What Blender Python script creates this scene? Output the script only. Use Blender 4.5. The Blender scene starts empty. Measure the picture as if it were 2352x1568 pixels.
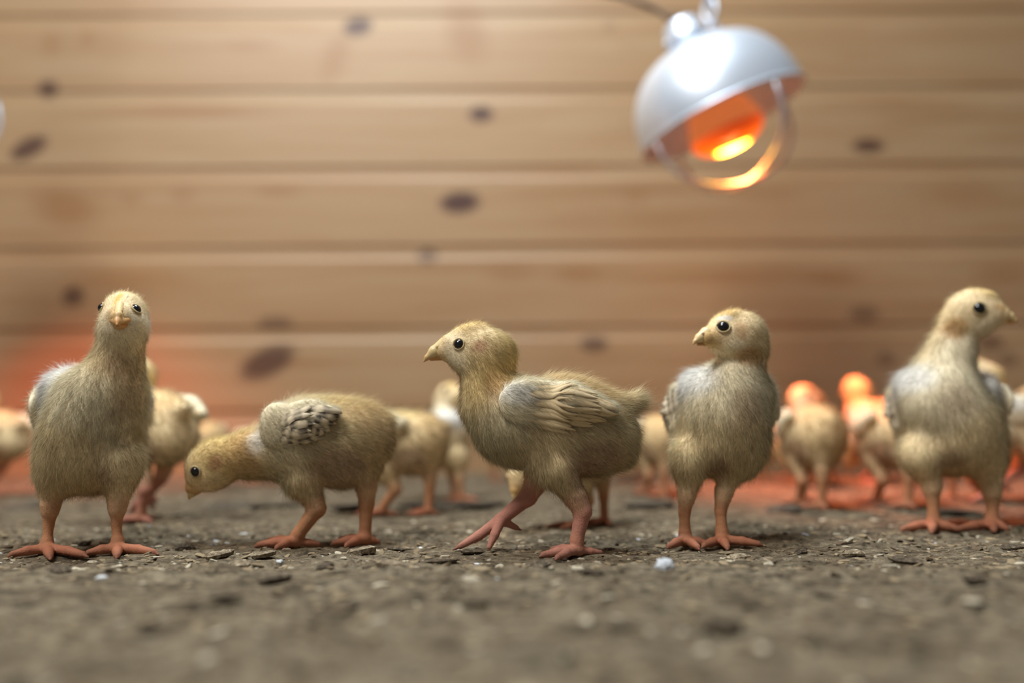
import bpy, math, random
import numpy as np
from mathutils import Matrix, Vector

# ------------------------------------------------------------------ camera
W, H, FPX = 2352.0, 1568.0, 1829.0
CAM_H = 0.069
PITCH = math.atan(206.0 / FPX)
ROLL = -0.0064
FOCUS = 0.452
scene = bpy.context.scene
col = scene.collection
cam_d = bpy.data.cameras.new('camera')
cam = bpy.data.objects.new('camera', cam_d)
col.objects.link(cam)
cam_d.sensor_width = 36.0
cam_d.lens = 36.0 * FPX / W
cam_d.clip_start = 0.02
CAM_M = Matrix.Translation((0, 0, CAM_H)) @ Matrix.Rotation(math.pi / 2 + PITCH, 4, 'X') @ Matrix.Rotation(ROLL, 4, 'Z')
cam.matrix_world = CAM_M
cam_d.dof.use_dof = True
cam_d.dof.focus_distance = FOCUS
cam_d.dof.aperture_fstop = 2.1
scene.camera = cam
scene.cycles.transparent_max_bounces = 32
scene.cycles.max_bounces = 18
scene.cycles.diffuse_bounces = 12      # light keeps scattering inside the fluff

# ------------------------------------------------------------------ world, lights, exposure
vs = scene.view_settings
vs.view_transform = 'Standard'
vs.look = 'None'
vs.gamma = 1.0
vs.use_curve_mapping = False
vs.exposure = 0.0
world = bpy.data.worlds.new('room_ambience')
scene.world = world
world.use_nodes = True
world.node_tree.nodes['Background'].inputs[0].default_value = (0.95, 0.97, 1.0, 1)
world.node_tree.nodes['Background'].inputs[1].default_value = 0.15


def area(name, loc, target, size, size_y, power, color):
    d = bpy.data.lights.new(name, 'AREA')
    d.shape = 'RECTANGLE'
    d.size, d.size_y, d.energy, d.color = size, size_y, power, color
    o = bpy.data.objects.new(name, d)
    col.objects.link(o)
    o.location = loc
    o.rotation_euler = (Vector(target) - Vector(loc)).to_track_quat('-Z', 'Y').to_euler()
    return o


area('ceiling_light', (-0.12, 0.62, 1.50), (-0.12, 0.70, 0.0), 0.55, 0.30, 21.0, (0.88, 0.96, 1.0))
area('window_daylight', (-0.95, -0.40, 1.95), (0.0, 0.55, 0.1), 0.75, 0.75, 45.0, (1.0, 0.97, 0.92))




# ------------------------------------------------------------------ helpers
def lin(c):
    out = []
    for x in c[:3]:
        x = x / 255.0
        out.append(x / 12.92 if x <= 0.04045 else ((x + 0.055) / 1.055) ** 2.4)
    return tuple(out)


def unproject(u, v, Y):
    d = CAM_M.to_3x3() @ Vector(((u - W / 2) / FPX, (H / 2 - v) / FPX, -1.0))
    t = Y / d.y
    return Vector((d.x * t, Y, CAM_H + d.z * t))


def ground_hit(u, v):
    d = CAM_M.to_3x3() @ Vector(((u - W / 2) / FPX, (H / 2 - v) / FPX, -1.0))
    t = -CAM_H / d.z
    return Vector((d.x * t, d.y * t, 0.0))


def empty(name, loc=(0, 0, 0)):
    o = bpy.data.objects.new(name, None)
    o.empty_display_size = 0.02
    o.location = loc
    col.objects.link(o)
    return o


def link(name, me, parent=None, mat=None, loc=None):
    o = bpy.data.objects.new(name, me)
    col.objects.link(o)
    if mat is not None and len(me.materials) == 0:
        me.materials.append(mat)
    if parent is not None:
        o.parent = parent
    if loc is not None:
        o.location = loc
    return o


def tag(o, label=None, cat=None, group=None, kind=None):
    if label: o['label'] = label
    if cat: o['category'] = cat
    if group: o['group'] = group
    if kind: o['kind'] = kind
    return o


def mesh_np(name, verts, faces, smooth=True, cols=None, nrm=None):
    verts = np.asarray(verts, np.float32)
    faces = np.asarray(faces, np.int32)
    me = bpy.data.meshes.new(name)
    n = faces.shape[1]
    me.vertices.add(len(verts))
    me.vertices.foreach_set('co', verts.ravel())
    me.loops.add(faces.size)
    me.loops.foreach_set('vertex_index', faces.ravel())
    me.polygons.add(len(faces))
    me.polygons.foreach_set('loop_start', np.arange(0, faces.size, n, dtype=np.int32))
    me.polygons.foreach_set('loop_total', np.full(len(faces), n, np.int32))
    me.update(calc_edges=True)
    me.polygons.foreach_set('use_smooth', np.full(len(faces), bool(smooth)))
    if cols is not None:
        a = me.attributes.new('Col', 'FLOAT_COLOR', 'POINT')
        c4 = np.ones((len(verts), 4), np.float32)
        c4[:, :3] = cols
        a.data.foreach_set('color', c4.ravel())
    if nrm is not None:
        a = me.attributes.new('nrm', 'FLOAT_VECTOR', 'POINT')
        a.data.foreach_set('vector', np.asarray(nrm, np.float32).ravel())
    me.validate()
    return me


def mesh_py(name, verts, faces, smooth=True):
    me = bpy.data.meshes.new(name)
    me.from_pydata([tuple(v) for v in verts], [], faces)
    me.update()
    for p in me.polygons:
        p.use_smooth = smooth
    return me


def lathe(profile, n=48, close=False):
    vs_, fs = [], []
    for r, z in profile:
        for i in range(n):
            a = 2 * math.pi * i / n
            vs_.append((r * math.cos(a), r * math.sin(a), z))
    m = len(profile)
    for j in range(m - 1 if not close else m):
        for i in range(n):
            a, b = j * n + i, j * n + (i + 1) % n
            j2 = (j + 1) % m
            c, d = j2 * n + (i + 1) % n, j2 * n + i
            fs.append((a, b, c, d))
    return vs_, fs


def tube(pts, r, n=8, closed=False):
    pts = [Vector(p) for p in pts]
    m = len(pts)
    vs_, fs = [], []
    up = Vector((0.13, 0.31, 0.94)).normalized()
    for i, p in enumerate(pts):
        if closed:
            t = (pts[(i + 1) % m] - pts[i - 1]).normalized()
        else:
            t = (pts[min(i + 1, m - 1)] - pts[max(i - 1, 0)]).normalized()
        a = t.cross(up)
        if a.length < 1e-3:
            a = t.cross(Vector((1, 0, 0)))
        a.normalize()
        b = t.cross(a)
        up = b.cross(t) if False else up
        rr = r[i] if isinstance(r, (list, tuple)) else r
        for k in range(n):
            an = 2 * math.pi * k / n
            vs_.append(p + a * (rr * math.cos(an)) + b * (rr * math.sin(an)))
    for i in range(m if closed else m - 1):
        for k in range(n):
            i2 = (i + 1) % m
            fs.append((i * n + k, i * n + (k + 1) % n, i2 * n + (k + 1) % n, i2 * n + k))
    if not closed:
        fs.append(tuple(range(n))[::-1])
        fs.append(tuple((m - 1) * n + k for k in range(n)))
    return vs_, fs


# ------------------------------------------------------------------ materials
def new_mat(name):
    m = bpy.data.materials.new(name)
    m.use_nodes = True
    nt = m.node_tree
    for n in list(nt.nodes):
        nt.nodes.remove(n)
    out = nt.nodes.new('ShaderNodeOutputMaterial')
    return m, nt, out


def principled(name, color, rough=0.5, metal=0.0, spec=0.5, emit=None, estr=0.0):
    m, nt, out = new_mat(name)
    b = nt.nodes.new('ShaderNodeBsdfPrincipled')
    b.inputs['Base Color'].default_value = (*color, 1)
    b.inputs['Roughness'].default_value = rough
    b.inputs['Metallic'].default_value = metal
    b.inputs['Specular IOR Level'].default_value = spec
    if emit:
        b.inputs['Emission Color'].default_value = (*emit, 1)
        b.inputs['Emission Strength'].default_value = estr
    nt.links.new(b.outputs[0], out.inputs[0])
    return m, nt, b


def N(nt, t, **kw):
    n = nt.nodes.new('ShaderNode' + t)
    for k, v in kw.items():
        setattr(n, k, v)
    return n


def math_n(nt, op, a, b=None, clamp=False):
    n = N(nt, 'Math', operation=op)
    n.use_clamp = clamp
    for i, x in enumerate((a, b)):
        if x is None: continue
        if hasattr(x, 'links') or hasattr(x, 'is_output'):
            nt.links.new(x, n.inputs[i])
        else:
            n.inputs[i].default_value = x
    return n.outputs[0]


def mix_c(nt, fac, a, b, mode='MIX'):
    n = N(nt, 'Mix', data_type='RGBA', blend_type=mode)
    for s, x in ((n.inputs[0], fac), (n.inputs[6], a), (n.inputs[7], b)):
        if hasattr(x, 'is_output'):
            nt.links.new(x, s)
        elif isinstance(x, (tuple, list)):
            s.default_value = (*x, 1)
        else:
            s.default_value = x
    return n.outputs[2]


def noise_n(nt, vec, scale, detail=4, rough=0.6, mapping=None, dist=0.0):
    if mapping:
        mp = N(nt, 'Mapping')
        mp.inputs['Scale'].default_value = mapping
        nt.links.new(vec, mp.inputs[0])
        vec = mp.outputs[0]
    n = N(nt, 'TexNoise')
    n.inputs['Scale'].default_value = scale
    n.inputs['Detail'].default_value = detail
    n.inputs['Roughness'].default_value = rough
    n.inputs['Distortion'].default_value = dist
    nt.links.new(vec, n.inputs['Vector'])
    return n.outputs[0]


def ramp_n(nt, fac, stops):
    r = N(nt, 'ValToRGB')
    e = r.color_ramp.elements
    while len(e) > 1:
        e.remove(e[-1])
    for i, (p, c) in enumerate(stops):
        el = e[0] if i == 0 else e.new(p)
        el.position = p
        el.color = (*c, 1)
    nt.links.new(fac, r.inputs[0])
    return r.outputs[0]


# down: fluffy fibres shaded with the normal of the body under them
def make_down():
    m, nt, out = new_mat('chick_down')
    at = N(nt, 'Attribute', attribute_name='Col')
    an = N(nt, 'Attribute', attribute_name='nrm')
    vt = N(nt, 'VectorTransform', vector_type='NORMAL', convert_from='OBJECT', convert_to='WORLD')
    nt.links.new(an.outputs['Vector'], vt.inputs[0])
    d = N(nt, 'BsdfDiffuse')
    t = N(nt, 'BsdfTranslucent')
    for s in (d, t):
        nt.links.new(at.outputs['Color'], s.inputs['Color'])
        nt.links.new(vt.outputs[0], s.inputs['Normal'])
    mx = N(nt, 'MixShader')
    mx.inputs[0].default_value = 0.22
    nt.links.new(d.outputs[0], mx.inputs[1])
    nt.links.new(t.outputs[0], mx.inputs[2])
    # half of each fibre scatters like the thin strand it is
    d2, t2, m2, m3 = N(nt, 'BsdfDiffuse'), N(nt, 'BsdfTranslucent'), N(nt, 'MixShader'), N(nt, 'MixShader')
    for s in (d2, t2):
        nt.links.new(at.outputs['Color'], s.inputs['Color'])
    nt.links.new(d2.outputs[0], m2.inputs[1])
    nt.links.new(t2.outputs[0], m2.inputs[2])
    m3.inputs[0].default_value = 0.25
    nt.links.new(mx.outputs[0], m3.inputs[1])
    nt.links.new(m2.outputs[0], m3.inputs[2])
    # a strand of down is far finer than the strip that stands for it, so it covers only part of the strip
    tr, m4 = N(nt, 'BsdfTransparent'), N(nt, 'MixShader')
    m4.inputs[0].default_value = 0.42
    nt.links.new(m3.outputs[0], m4.inputs[1])
    nt.links.new(tr.outputs[0], m4.inputs[2])
    nt.links.new(m4.outputs[0], out.inputs[0])
    return m


def make_vcol(name, rough, spec, bump=0.0, bscale=900.0, sss=0.0):
    m, nt, b = principled(name, (1, 1, 1), rough, 0, spec)
    at = N(nt, 'Attribute', attribute_name='Col')
    tc = N(nt, 'TexCoord')
    nz = noise_n(nt, tc.outputs['Object'], bscale, 3, 0.6)
    c = mix_c(nt, math_n(nt, 'MULTIPLY', nz, 0.22), at.outputs['Color'], (0.35, 0.25, 0.16), 'MULTIPLY')
    nt.links.new(c, b.inputs['Base Color'])
    if bump:
        bp = N(nt, 'Bump')
        bp.inputs['Strength'].default_value = bump
        bp.inputs['Distance'].default_value = 0.0006
        nt.links.new(nz, bp.inputs['Height'])
        nt.links.new(bp.outputs[0], b.inputs['Normal'])
    if sss:
        b.inputs['Subsurface Weight'].default_value = sss
        b.inputs['Subsurface Radius'].default_value = (0.004, 0.0015, 0.0008)
        b.inputs['Subsurface Scale'].default_value = 0.5
    return m


M_DOWN = make_down()
M_BODY = make_vcol('chick_skin_and_fluff', 0.7, 0.25, 0.5)
M_BEAK = make_vcol('chick_beak_horn', 0.38, 0.5, 0.15, 1500.0)
M_FEATHER = make_vcol('chick_wing_feather', 0.75, 0.2, 0.3, 2500.0)
M_EYE = principled('chick_eye', (0.006, 0.005, 0.005), 0.06, 0, 0.6)[0]


# ------------------------------------------------------------------ numpy noise
def vnoise(x, y, seed):
    xi, yi = np.floor(x).astype(np.int64), np.floor(y).astype(np.int64)
    fx, fy = x - xi, y - yi
    fx, fy = fx * fx * (3 - 2 * fx), fy * fy * (3 - 2 * fy)

    def h(a, b):
        n = (a * 374761393 + b * 668265263 + seed * 144665) & 0xffffffff
        n = ((n ^ (n >> 13)) * 1274126177) & 0xffffffff
        return ((n ^ (n >> 16)) & 0xffff) / 65535.0
    return (h(xi, yi) * (1 - fx) + h(xi + 1, yi) * fx) * (1 - fy) + (h(xi, yi + 1) * (1 - fx) + h(xi + 1, yi + 1) * fx) * fy


def hash2(a, b, seed):
    n = (a * 374761393 + b * 668265263 + seed * 982451653) & 0xffffffff
    n = ((n ^ (n >> 13)) * 1274126177) & 0xffffffff
    return ((n ^ (n >> 16)) & 0xffff) / 65535.0


def plates(x, y, cx, cy, seed):
    """raised flakes: jittered cells, some of them proud of the ground"""
    gx, gy = x / cx, y / cy
    ix, iy = np.floor(gx).astype(np.int64), np.floor(gy).astype(np.int64)
    best = np.full(x.shape, 9.0)
    val = np.zeros(x.shape)
    for a in (-1, 0, 1):
        for b in (-1, 0, 1):
            jx, jy = ix + a, iy + b
            d = (gx - jx - hash2(jx, jy, seed)) ** 2 + (gy - jy - hash2(jx, jy, seed + 7)) ** 2
            v = hash2(jx, jy, seed + 13)
            m = d < best
            best = np.where(m, d, best)
            val = np.where(m, v, val)
    return np.clip((val - 0.55) / 0.45, 0, 1) * np.clip((0.42 - best) / 0.16, 0, 1)


def sstep(a, b, x):
    t = np.clip((x - a) / (b - a), 0, 1)
    return t * t * (3 - 2 * t)


def ground_z(x, y):
    x, y = np.asarray(x, float), np.asarray(y, float)
    z = 0.0045 * (vnoise(x / 0.085, y / 0.085, 1) - 0.5) * sstep(0.43, 0.60, y)
    z = z + 0.0028 * (vnoise(x / 0.030, y / 0.024, 2) - 0.5)
    z = z + 0.0016 * (vnoise(x / 0.010, y / 0.008, 3) - 0.5)
    wx = x + 0.006 * (vnoise(x / 0.012, y / 0.012, 9) - 0.5)
    wy = y + 0.006 * (vnoise(x / 0.012, y / 0.012, 10) - 0.5)
    z = z + 0.0028 * plates(wx, wy, 0.026, 0.018, 4) * sstep(0.25, 0.75, vnoise(x / .06, y / .05, 14))
    z = z + 0.0011 * plates(wx, wy, 0.010, 0.008, 5)
    z = z + 0.0042 * (1 - sstep(0.385, 0.432, y)) * (0.6 + 0.8 * vnoise(x / 0.11, y / 0.2, 6))
    return z - 0.0012


# ------------------------------------------------------------------ setting: floor
WALL_Y = 1.32


def spaced(stops):
    out = []
    for (a, b, s) in stops:
        n = max(1, int(round((b - a) / s)))
        out += [a + (b - a) * i / n for i in range(n)]
    out.append(stops[-1][1])
    return np.array(out)


def make_floor():
    xs = spaced([(-2.6, -0.9, 0.05), (-0.9, -0.42, 0.006), (-0.42, 0.42, 0.0019), (0.42, 0.9, 0.006), (0.9, 2.6, 0.05)])
    ys = spaced([(-1.0, 0.10, 0.06), (0.10, 0.36, 0.004), (0.36, 0.58, 0.0017), (0.58, 0.80, 0.0035), (0.80, 1.36, 0.008)])
    X, Y = np.meshgrid(xs, ys, indexing='ij')
    Z = ground_z(X, Y)
    v = np.stack([X, Y, Z], -1).reshape(-1, 3)
    nx, ny = len(xs), len(ys)
    i, j = np.meshgrid(np.arange(nx - 1), np.arange(ny - 1), indexing='ij')
    a = (i * ny + j).ravel()
    f = np.stack([a, a + ny, a + ny + 1, a + 1], -1)
    me = mesh_np('floor', v, f)
    m, nt, b = principled('dried_litter_floor', (0.3, 0.25, 0.2), 0.92, 0, 0.15)
    pos = N(nt, 'NewGeometry').outputs['Position']
    n1 = noise_n(nt, pos, 38, 5, 0.62, (1, 1.2, 1))
    n2 = noise_n(nt, pos, 170, 4, 0.65, (1, 1.6, 1))
    n3 = noise_n(nt, pos, 900, 3, 0.7)
    base = ramp_n(nt, n1, [(0.30, lin((104, 93, 77))), (0.46, lin((146, 133, 111))), (0.60, lin((172, 160, 137))), (0.75, lin((134, 119, 96)))])
    dark = ramp_n(nt, n2, [(0.36, lin((48, 41, 34))), (0.47, lin((170, 163, 153))), (0.64, lin((224, 219, 210)))])
    c = mix_c(nt, 0.85, base, dark, 'MULTIPLY')
    sp = ramp_n(nt, n3, [(0.30, (0.25, 0.22, 0.18)), (0.45, (0.8, 0.78, 0.75)), (0.66, (1, 1, 1)), (0.74, (1.7, 1.7, 1.7))])
    c = mix_c(nt, 0.7, c, sp, 'MULTIPLY')
    c = mix_c(nt, 1.0, c, (0.92, 0.94, 0.99), 'MULTIPLY')
    nt.links.new(c, b.inputs['Base Color'])
    bp = N(nt, 'Bump')
    bp.inputs['Strength'].default_value = 0.7
    bp.inputs['Distance'].default_value = 0.0022
    h = math_n(nt, 'ADD', n2, math_n(nt, 'MULTIPLY', n3, 0.5))
    nt.links.new(h, bp.inputs['Height'])
    nt.links.new(bp.outputs[0], b.inputs['Normal'])
    o = link('floor', me, None, m)
    tag(o, 'dusty floor of trampled dry litter', kind='structure')
    return o


FLOOR = make_floor()


# ------------------------------------------------------------------ setting: plank wall
KNOTS = [  # u, v, half width, half height, tilt deg, darkness
    (822, 60, 34, 24, 10, 1.0), (110, 204, 24, 22, 0, .8), (66, 340, 46, 24, 28, .85), (1105, 262, 28, 19, 0, .95),
    (1056, 465, 46, 26, 4, .95), (982, 586, 24, 20, 0, .55), (168, 680, 26, 24, 0, .75), (632, 742, 42, 18, 0, .5),
    (614, 832, 66, 33, 26, .8), (1365, 790, 32, 19, 0, .7), (1995, 335, 38, 17, 0, .85), (1985, 720, 34, 20, 0, .45),
    (2035, 825, 22, 18, 0, .4), (2275, 785, 30, 22, 0, .55), (2316, 826, 22, 18, 0, .4), (1400, 60, 18, 12, 0, .2),
]
STAINS = [  # resin streaks and reddish figure in the wood
    (430, 256, 190, 16, 0, .55), (150, 478, 70, 40, -15, .5), (570, 105, 60, 14, 0, .35), (118, 100, 22, 28, 0, .3), (200, 90, 20, 20, 0, .3),
    (640, 440, 50, 14, 0, .35), (300, 455, 24, 18, 0, .3), (420, 445, 26, 20, 0, .3), (770, 130, 28, 60, -20, .4),
    (1070, 70, 45, 75, 15, .45), (1330, 630, 50, 20, 0, .35), (1170, 625, 50, 20, 0, .3), (1650, 635, 240, 14, 0, .4),
    (1910, 640, 60, 18, 0, .4), (2300, 630, 60, 22, 0, .35), (300, 640, 130, 30, 0, .35), (2200, 440, 90, 30, 0, .3), (1750, 450, 70, 20, 0, .25),
    (700, 835, 120, 10, 0, .4), (2050, 240, 160, 16, 0, .3), (1460, 450, 30, 20, 0, .3),
]


def make_wood():
    m, nt, b = principled('varnished_pine_plank', (0.6, 0.45, 0.3), 0.42, 0, 0.4)
    pos = N(nt, 'NewGeometry').outputs['Position']
    sep = N(nt, 'SeparateXYZ')
    nt.links.new(pos, sep.inputs[0])
    px, pz = sep.outputs[0], sep.outputs[2]

    def spot(u, v, hw, hh, ang, soft=0.45):
        c = unproject(u, v, WALL_Y)
        s = (WALL_Y / FPX)
        a = math.radians(ang)
        dx = math_n(nt, 'SUBTRACT', px, c.x)
        dz = math_n(nt, 'SUBTRACT', pz, c.z)
        e1 = math_n(nt, 'ADD', math_n(nt, 'MULTIPLY', dx, math.cos(a) / (hw * s)), math_n(nt, 'MULTIPLY', dz, math.sin(a) / (hw * s)))
        e2 = math_n(nt, 'ADD', math_n(nt, 'MULTIPLY', dx, -math.sin(a) / (hh * s)), math_n(nt, 'MULTIPLY', dz, math.cos(a) / (hh * s)))
        r2 = math_n(nt, 'ADD', math_n(nt, 'MULTIPLY', e1, e1), math_n(nt, 'MULTIPLY', e2, e2))
        r = math_n(nt, 'SQRT', r2)
        mr = N(nt, 'MapRange', interpolation_type='SMOOTHSTEP')
        nt.links.new(r, mr.inputs[0])
        mr.inputs[1].default_value = 1.0 - soft
        mr.inputs[2].default_value = 1.0 + soft
        mr.inputs[3].default_value = 1.0
        mr.inputs[4].default_value = 0.0
        return mr.outputs[0], r2
    # grain: long bands along the plank that bend around the knots
    bend = None
    ks = []
    for k in KNOTS:
        f, r2 = spot(*k[:5], soft=0.35)
        ks.append((f, k[5]))
        g = math_n(nt, 'DIVIDE', 0.02 * k[5], math_n(nt, 'ADD', r2, 1.0))
        bend = g if bend is None else math_n(nt, 'ADD', bend, g)
    zz = math_n(nt, 'ADD', pz, bend)
    cmb = N(nt, 'CombineXYZ')
    nt.links.new(px, cmb.inputs[0])
    nt.links.new(zz, cmb.inputs[2])
    g1 = noise_n(nt, cmb.outputs[0], 1.0, 4, 0.55, (2.2, 1, 34), 0.6)
    g2 = noise_n(nt, cmb.outputs[0], 1.0, 3, 0.6, (6, 1, 160), 0.3)
    plankid = math_n(nt, 'FLOOR', math_n(nt, 'DIVIDE', math_n(nt, 'SUBTRACT', pz, PLANK_Z0), PLANK_H))
    wn = N(nt, 'TexWhiteNoise', noise_dimensions='1D')
    nt.links.new(plankid, wn.inputs['W'])
    c = ramp_n(nt, g1, [(0.25, lin((148, 117, 82))), (0.45, lin((161, 132, 98))), (0.62, lin((167, 142, 109))), (0.8, lin((151, 120, 86)))])
    c = mix_c(nt, math_n(nt, 'MULTIPLY', g2, 0.35), c, lin((140, 100, 65)), 'MIX')
    c = mix_c(nt, math_n(nt, 'MULTIPLY', wn.outputs[0], 0.22), c, lin((150, 112, 78)), 'MIX')
    for sdef in STAINS:
        f, _ = spot(*sdef[:5], soft=0.7)
        c = mix_c(nt, math_n(nt, 'MULTIPLY', f, sdef[5]), c, lin((132, 86, 45)), 'MIX')
    for f, dk in ks:
        c = mix_c(nt, math_n(nt, 'MULTIPLY', f, 0.92 * min(1, dk + .05)), c, lin((62, 34, 32)), 'MIX')
    nt.links.new(c, b.inputs['Base Color'])
    bp = N(nt, 'Bump')
    bp.inputs['Strength'].default_value = 0.15
    bp.inputs['Distance'].default_value = 0.001
    nt.links.new(g2, bp.inputs['Height'])
    nt.links.new(bp.outputs[0], b.inputs['Normal'])
    return m


# plank pitch from the bright upper edges seen in the photograph
_za, _zb = unproject(1176, 29, WALL_Y).z, unproject(1176, 750, WALL_Y).z
PLANK_H = (_za - _zb) / 4.0
PLANK_Z0 = _zb - PLANK_H * math.ceil(_zb / PLANK_H)


def make_wall():
    wood = make_wood()
    backing = principled('wall_backing', lin((90, 62, 40)), 0.8)[0]
    x0, x1 = -2.5, 2.5
    top = PLANK_Z0 + PLANK_H * 13
    v = [(x0, WALL_Y + .022, -0.01), (x1, WALL_Y + .022, -0.01), (x1, WALL_Y + .05, -0.01), (x0, WALL_Y + .05, -0.01),
         (x0, WALL_Y + .022, top), (x1, WALL_Y + .022, top), (x1, WALL_Y + .05, top), (x0, WALL_Y + .05, top)]
    f = [(0, 1, 5, 4), (1, 2, 6, 5), (2, 3, 7, 6), (3, 0, 4, 7), (4, 5, 6, 7), (3, 2, 1, 0)]
    w = link('wall_back', mesh_py('wall_back', v, f, False), None, backing)
    tag(w, 'wall of horizontal knotty pine planks', kind='structure')
    gr = 0.0185   # recessed tongue at the top of each plank
    prof = [(0.0225, 0.0), (0.0022, 0.0), (0.0006, 0.0012), (0.0, 0.0035), (0.0, PLANK_H - gr - 0.005), (0.0012, PLANK_H - gr - .0015),
            (0.0026, PLANK_H - gr + 0.001), (0.0030, PLANK_H - gr + .003), (0.0030, PLANK_H), (0.0225, PLANK_H)]
    n = len(prof)
    vv = [(x0, y, z) for y, z in prof] + [(x1, y, z) for y, z in prof]
    ff = [(i, (i + 1) % n, n + (i + 1) % n, n + i)[::-1] for i in range(n)] + [tuple(range(n)), tuple(range(2 * n - 1, n - 1, -1))]
    pm = mesh_py('plank', vv, ff, False)
    for i in range(13):
        z = PLANK_Z0 + i * PLANK_H
        link('plank', pm, w, wood, (0, WALL_Y, z))
    return w


make_wall()


# ------------------------------------------------------------------ heat lamps
def make_lamp(name, label, rim_c, axis, power, spot_dir=None, cord_pts=None):
    """axis = unit vector out of the opening; the root sits at the rim centre"""
    root = empty(name, rim_c)
    ax = Vector(axis).normalized()
    zl = -ax
    xl = (Vector((1, 0, 0)) - zl * zl.x).normalized()
    root.rotation_euler = Matrix((xl, zl.cross(xl), zl)).transposed().to_euler()
    tag(root, label, 'heat lamp', 'infrared brooder lamps')
    R = 0.110
    alu = M_ALU
    prof = []
    for i in range(15):          # dome: outer skin up, inner skin down
        t = i / 14.0
        a = t * math.pi / 2 * 0.93
        prof.append((R * math.cos(a) ** 0.72, 0.104 * math.sin(a) ** 0.98))
    inner = [(max(r - 0.0012, 0.001), z - 0.0008) for r, z in prof[::-1]]
    v, f = lathe(prof + inner, 64)
    refl = link('reflector', mesh_py('reflector', v, f), root, alu)
    v, f = tube([(R * math.cos(a), R * math.sin(a), 0) for a in [2 * math.pi * i / 64 for i in range(64)]], 0.0024, 8, True)
    link('rolled_rim', mesh_py('rolled_rim', v, f), refl, alu)
    v, f = lathe([(0.0, 0.143), (0.017, 0.143), (0.0225, 0.139), (0.024, 0.125), (0.0275, 0.123), (0.0275, 0.110), (0.024, 0.108), (0.024, 0.098), (0, 0.098)], 32)
    link('socket', mesh_py('socket', v, f), root, M_STEEL)
    v, f = lathe([(0.0, 0.151), (0.006, 0.151), (0.008, 0.143), (0.0, 0.143)], 20)
    link('strain_relief', mesh_py('strain_relief', v, f), root, M_CORD)
    # bulb: neck, silvered flare and red lens
    v, f = lathe([(0.0, 0.102), (0.015, 0.102), (0.016, 0.062), (0.026, 0.040), (0.040, 0.014), (0.0475, -0.008), (0.0485, -0.018)], 40)
    bulb = link('bulb', mesh_py('bulb', v, f), root, M_BULB_SIDE)
    pr = [(0.0485 * math.cos(a), -0.018 - 0.024 * math.sin(a)) for a in [math.pi / 2 * i / 10 for i in range(11)]]
    v, f = lathe(pr, 40)
    link('lens', mesh_py('lens', v, f), bulb, M_BULB)
    # wire guard: two crossed hoops with a small ring
    for a0 in (0.35, 0.35 + math.pi / 2):
        pts = []
        for i in range(25):
            t = math.pi * i / 24
            rr = R * 0.985 * math.cos(t)
            pts.append((rr * math.cos(a0), rr * math.sin(a0), -0.088 * math.sin(t) ** 0.75))
        v, f = tube(pts, 0.0030, 8)
        link('guard_hoop', mesh_py('guard_hoop', v, f), root, M_STEEL)
    # bracket with the hanging eye
    pts = [(0.022, 0, 0.113), (0.033, 0, 0.113), (0.041, 0, 0.110), (0.046, 0, 0.115), (0.044, 0, 0.123), (0.037, 0, 0.125), (0.033, 0, 0.120)]
    v, f = tube(pts, 0.0030, 8)
    link('hanging_eye', mesh_py('hanging_eye', v, f), root, M_STEEL)
    # wing screws on the collar
    v, f = lathe([(0.0, 0.0), (0.004, 0.0), (0.005, 0.006), (0.0, 0.008)], 12)
    s = link('clamp_screw', mesh_py('clamp_screw', v, f), root, M_STEEL, (-0.0225, -0.004, 0.120))
    s.rotation_euler = (0, -math.pi / 2, 0)
    # its own light
    d = bpy.data.lights.new('infrared_beam', 'SPOT')
    d.energy = power
    d.color = (1.0, 0.17, 0.045)
    d.spot_size = math.radians(94)
    d.spot_blend = 0.75
    d.shadow_soft_size = 0.04
    o = bpy.data.objects.new('infrared_beam', d)
    col.objects.link(o)
    sd = Vector(spot_dir or axis).normalized()
    o.location = Vector(rim_c) + ax * 0.050
    o.rotation_euler = sd.to_track_quat('-Z', 'Y').to_euler()
    if cord_pts:
        mw = Matrix.LocRotScale(root.location, root.rotation_euler, None)
        inv = mw.inverted()
        p0 = Vector((0, 0, 0.155))
        pts = [p0] + [inv @ Vector(p) for p in cord_pts]
        dense = []
        for i in range(len(pts) - 1):
            a, b_, c_, d_ = pts[max(i - 1, 0)], pts[i], pts[i + 1], pts[min(i + 2, len(pts) - 1)]
            for k in range(8):
                t = k / 8
                dense.append(0.5 * ((2 * b_) + (c_ - a) * t + (2 * a - 5 * b_ + 4 * c_ - d_) * t * t + (3 * b_ - a - 3 * c_ + d_) * t ** 3))
        dense.append(pts[-1])
        v, f = tube(dense, 0.0042, 8)
        link('power_cord', mesh_py('power_cord', v, f), root, M_CORD)
    return root


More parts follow.
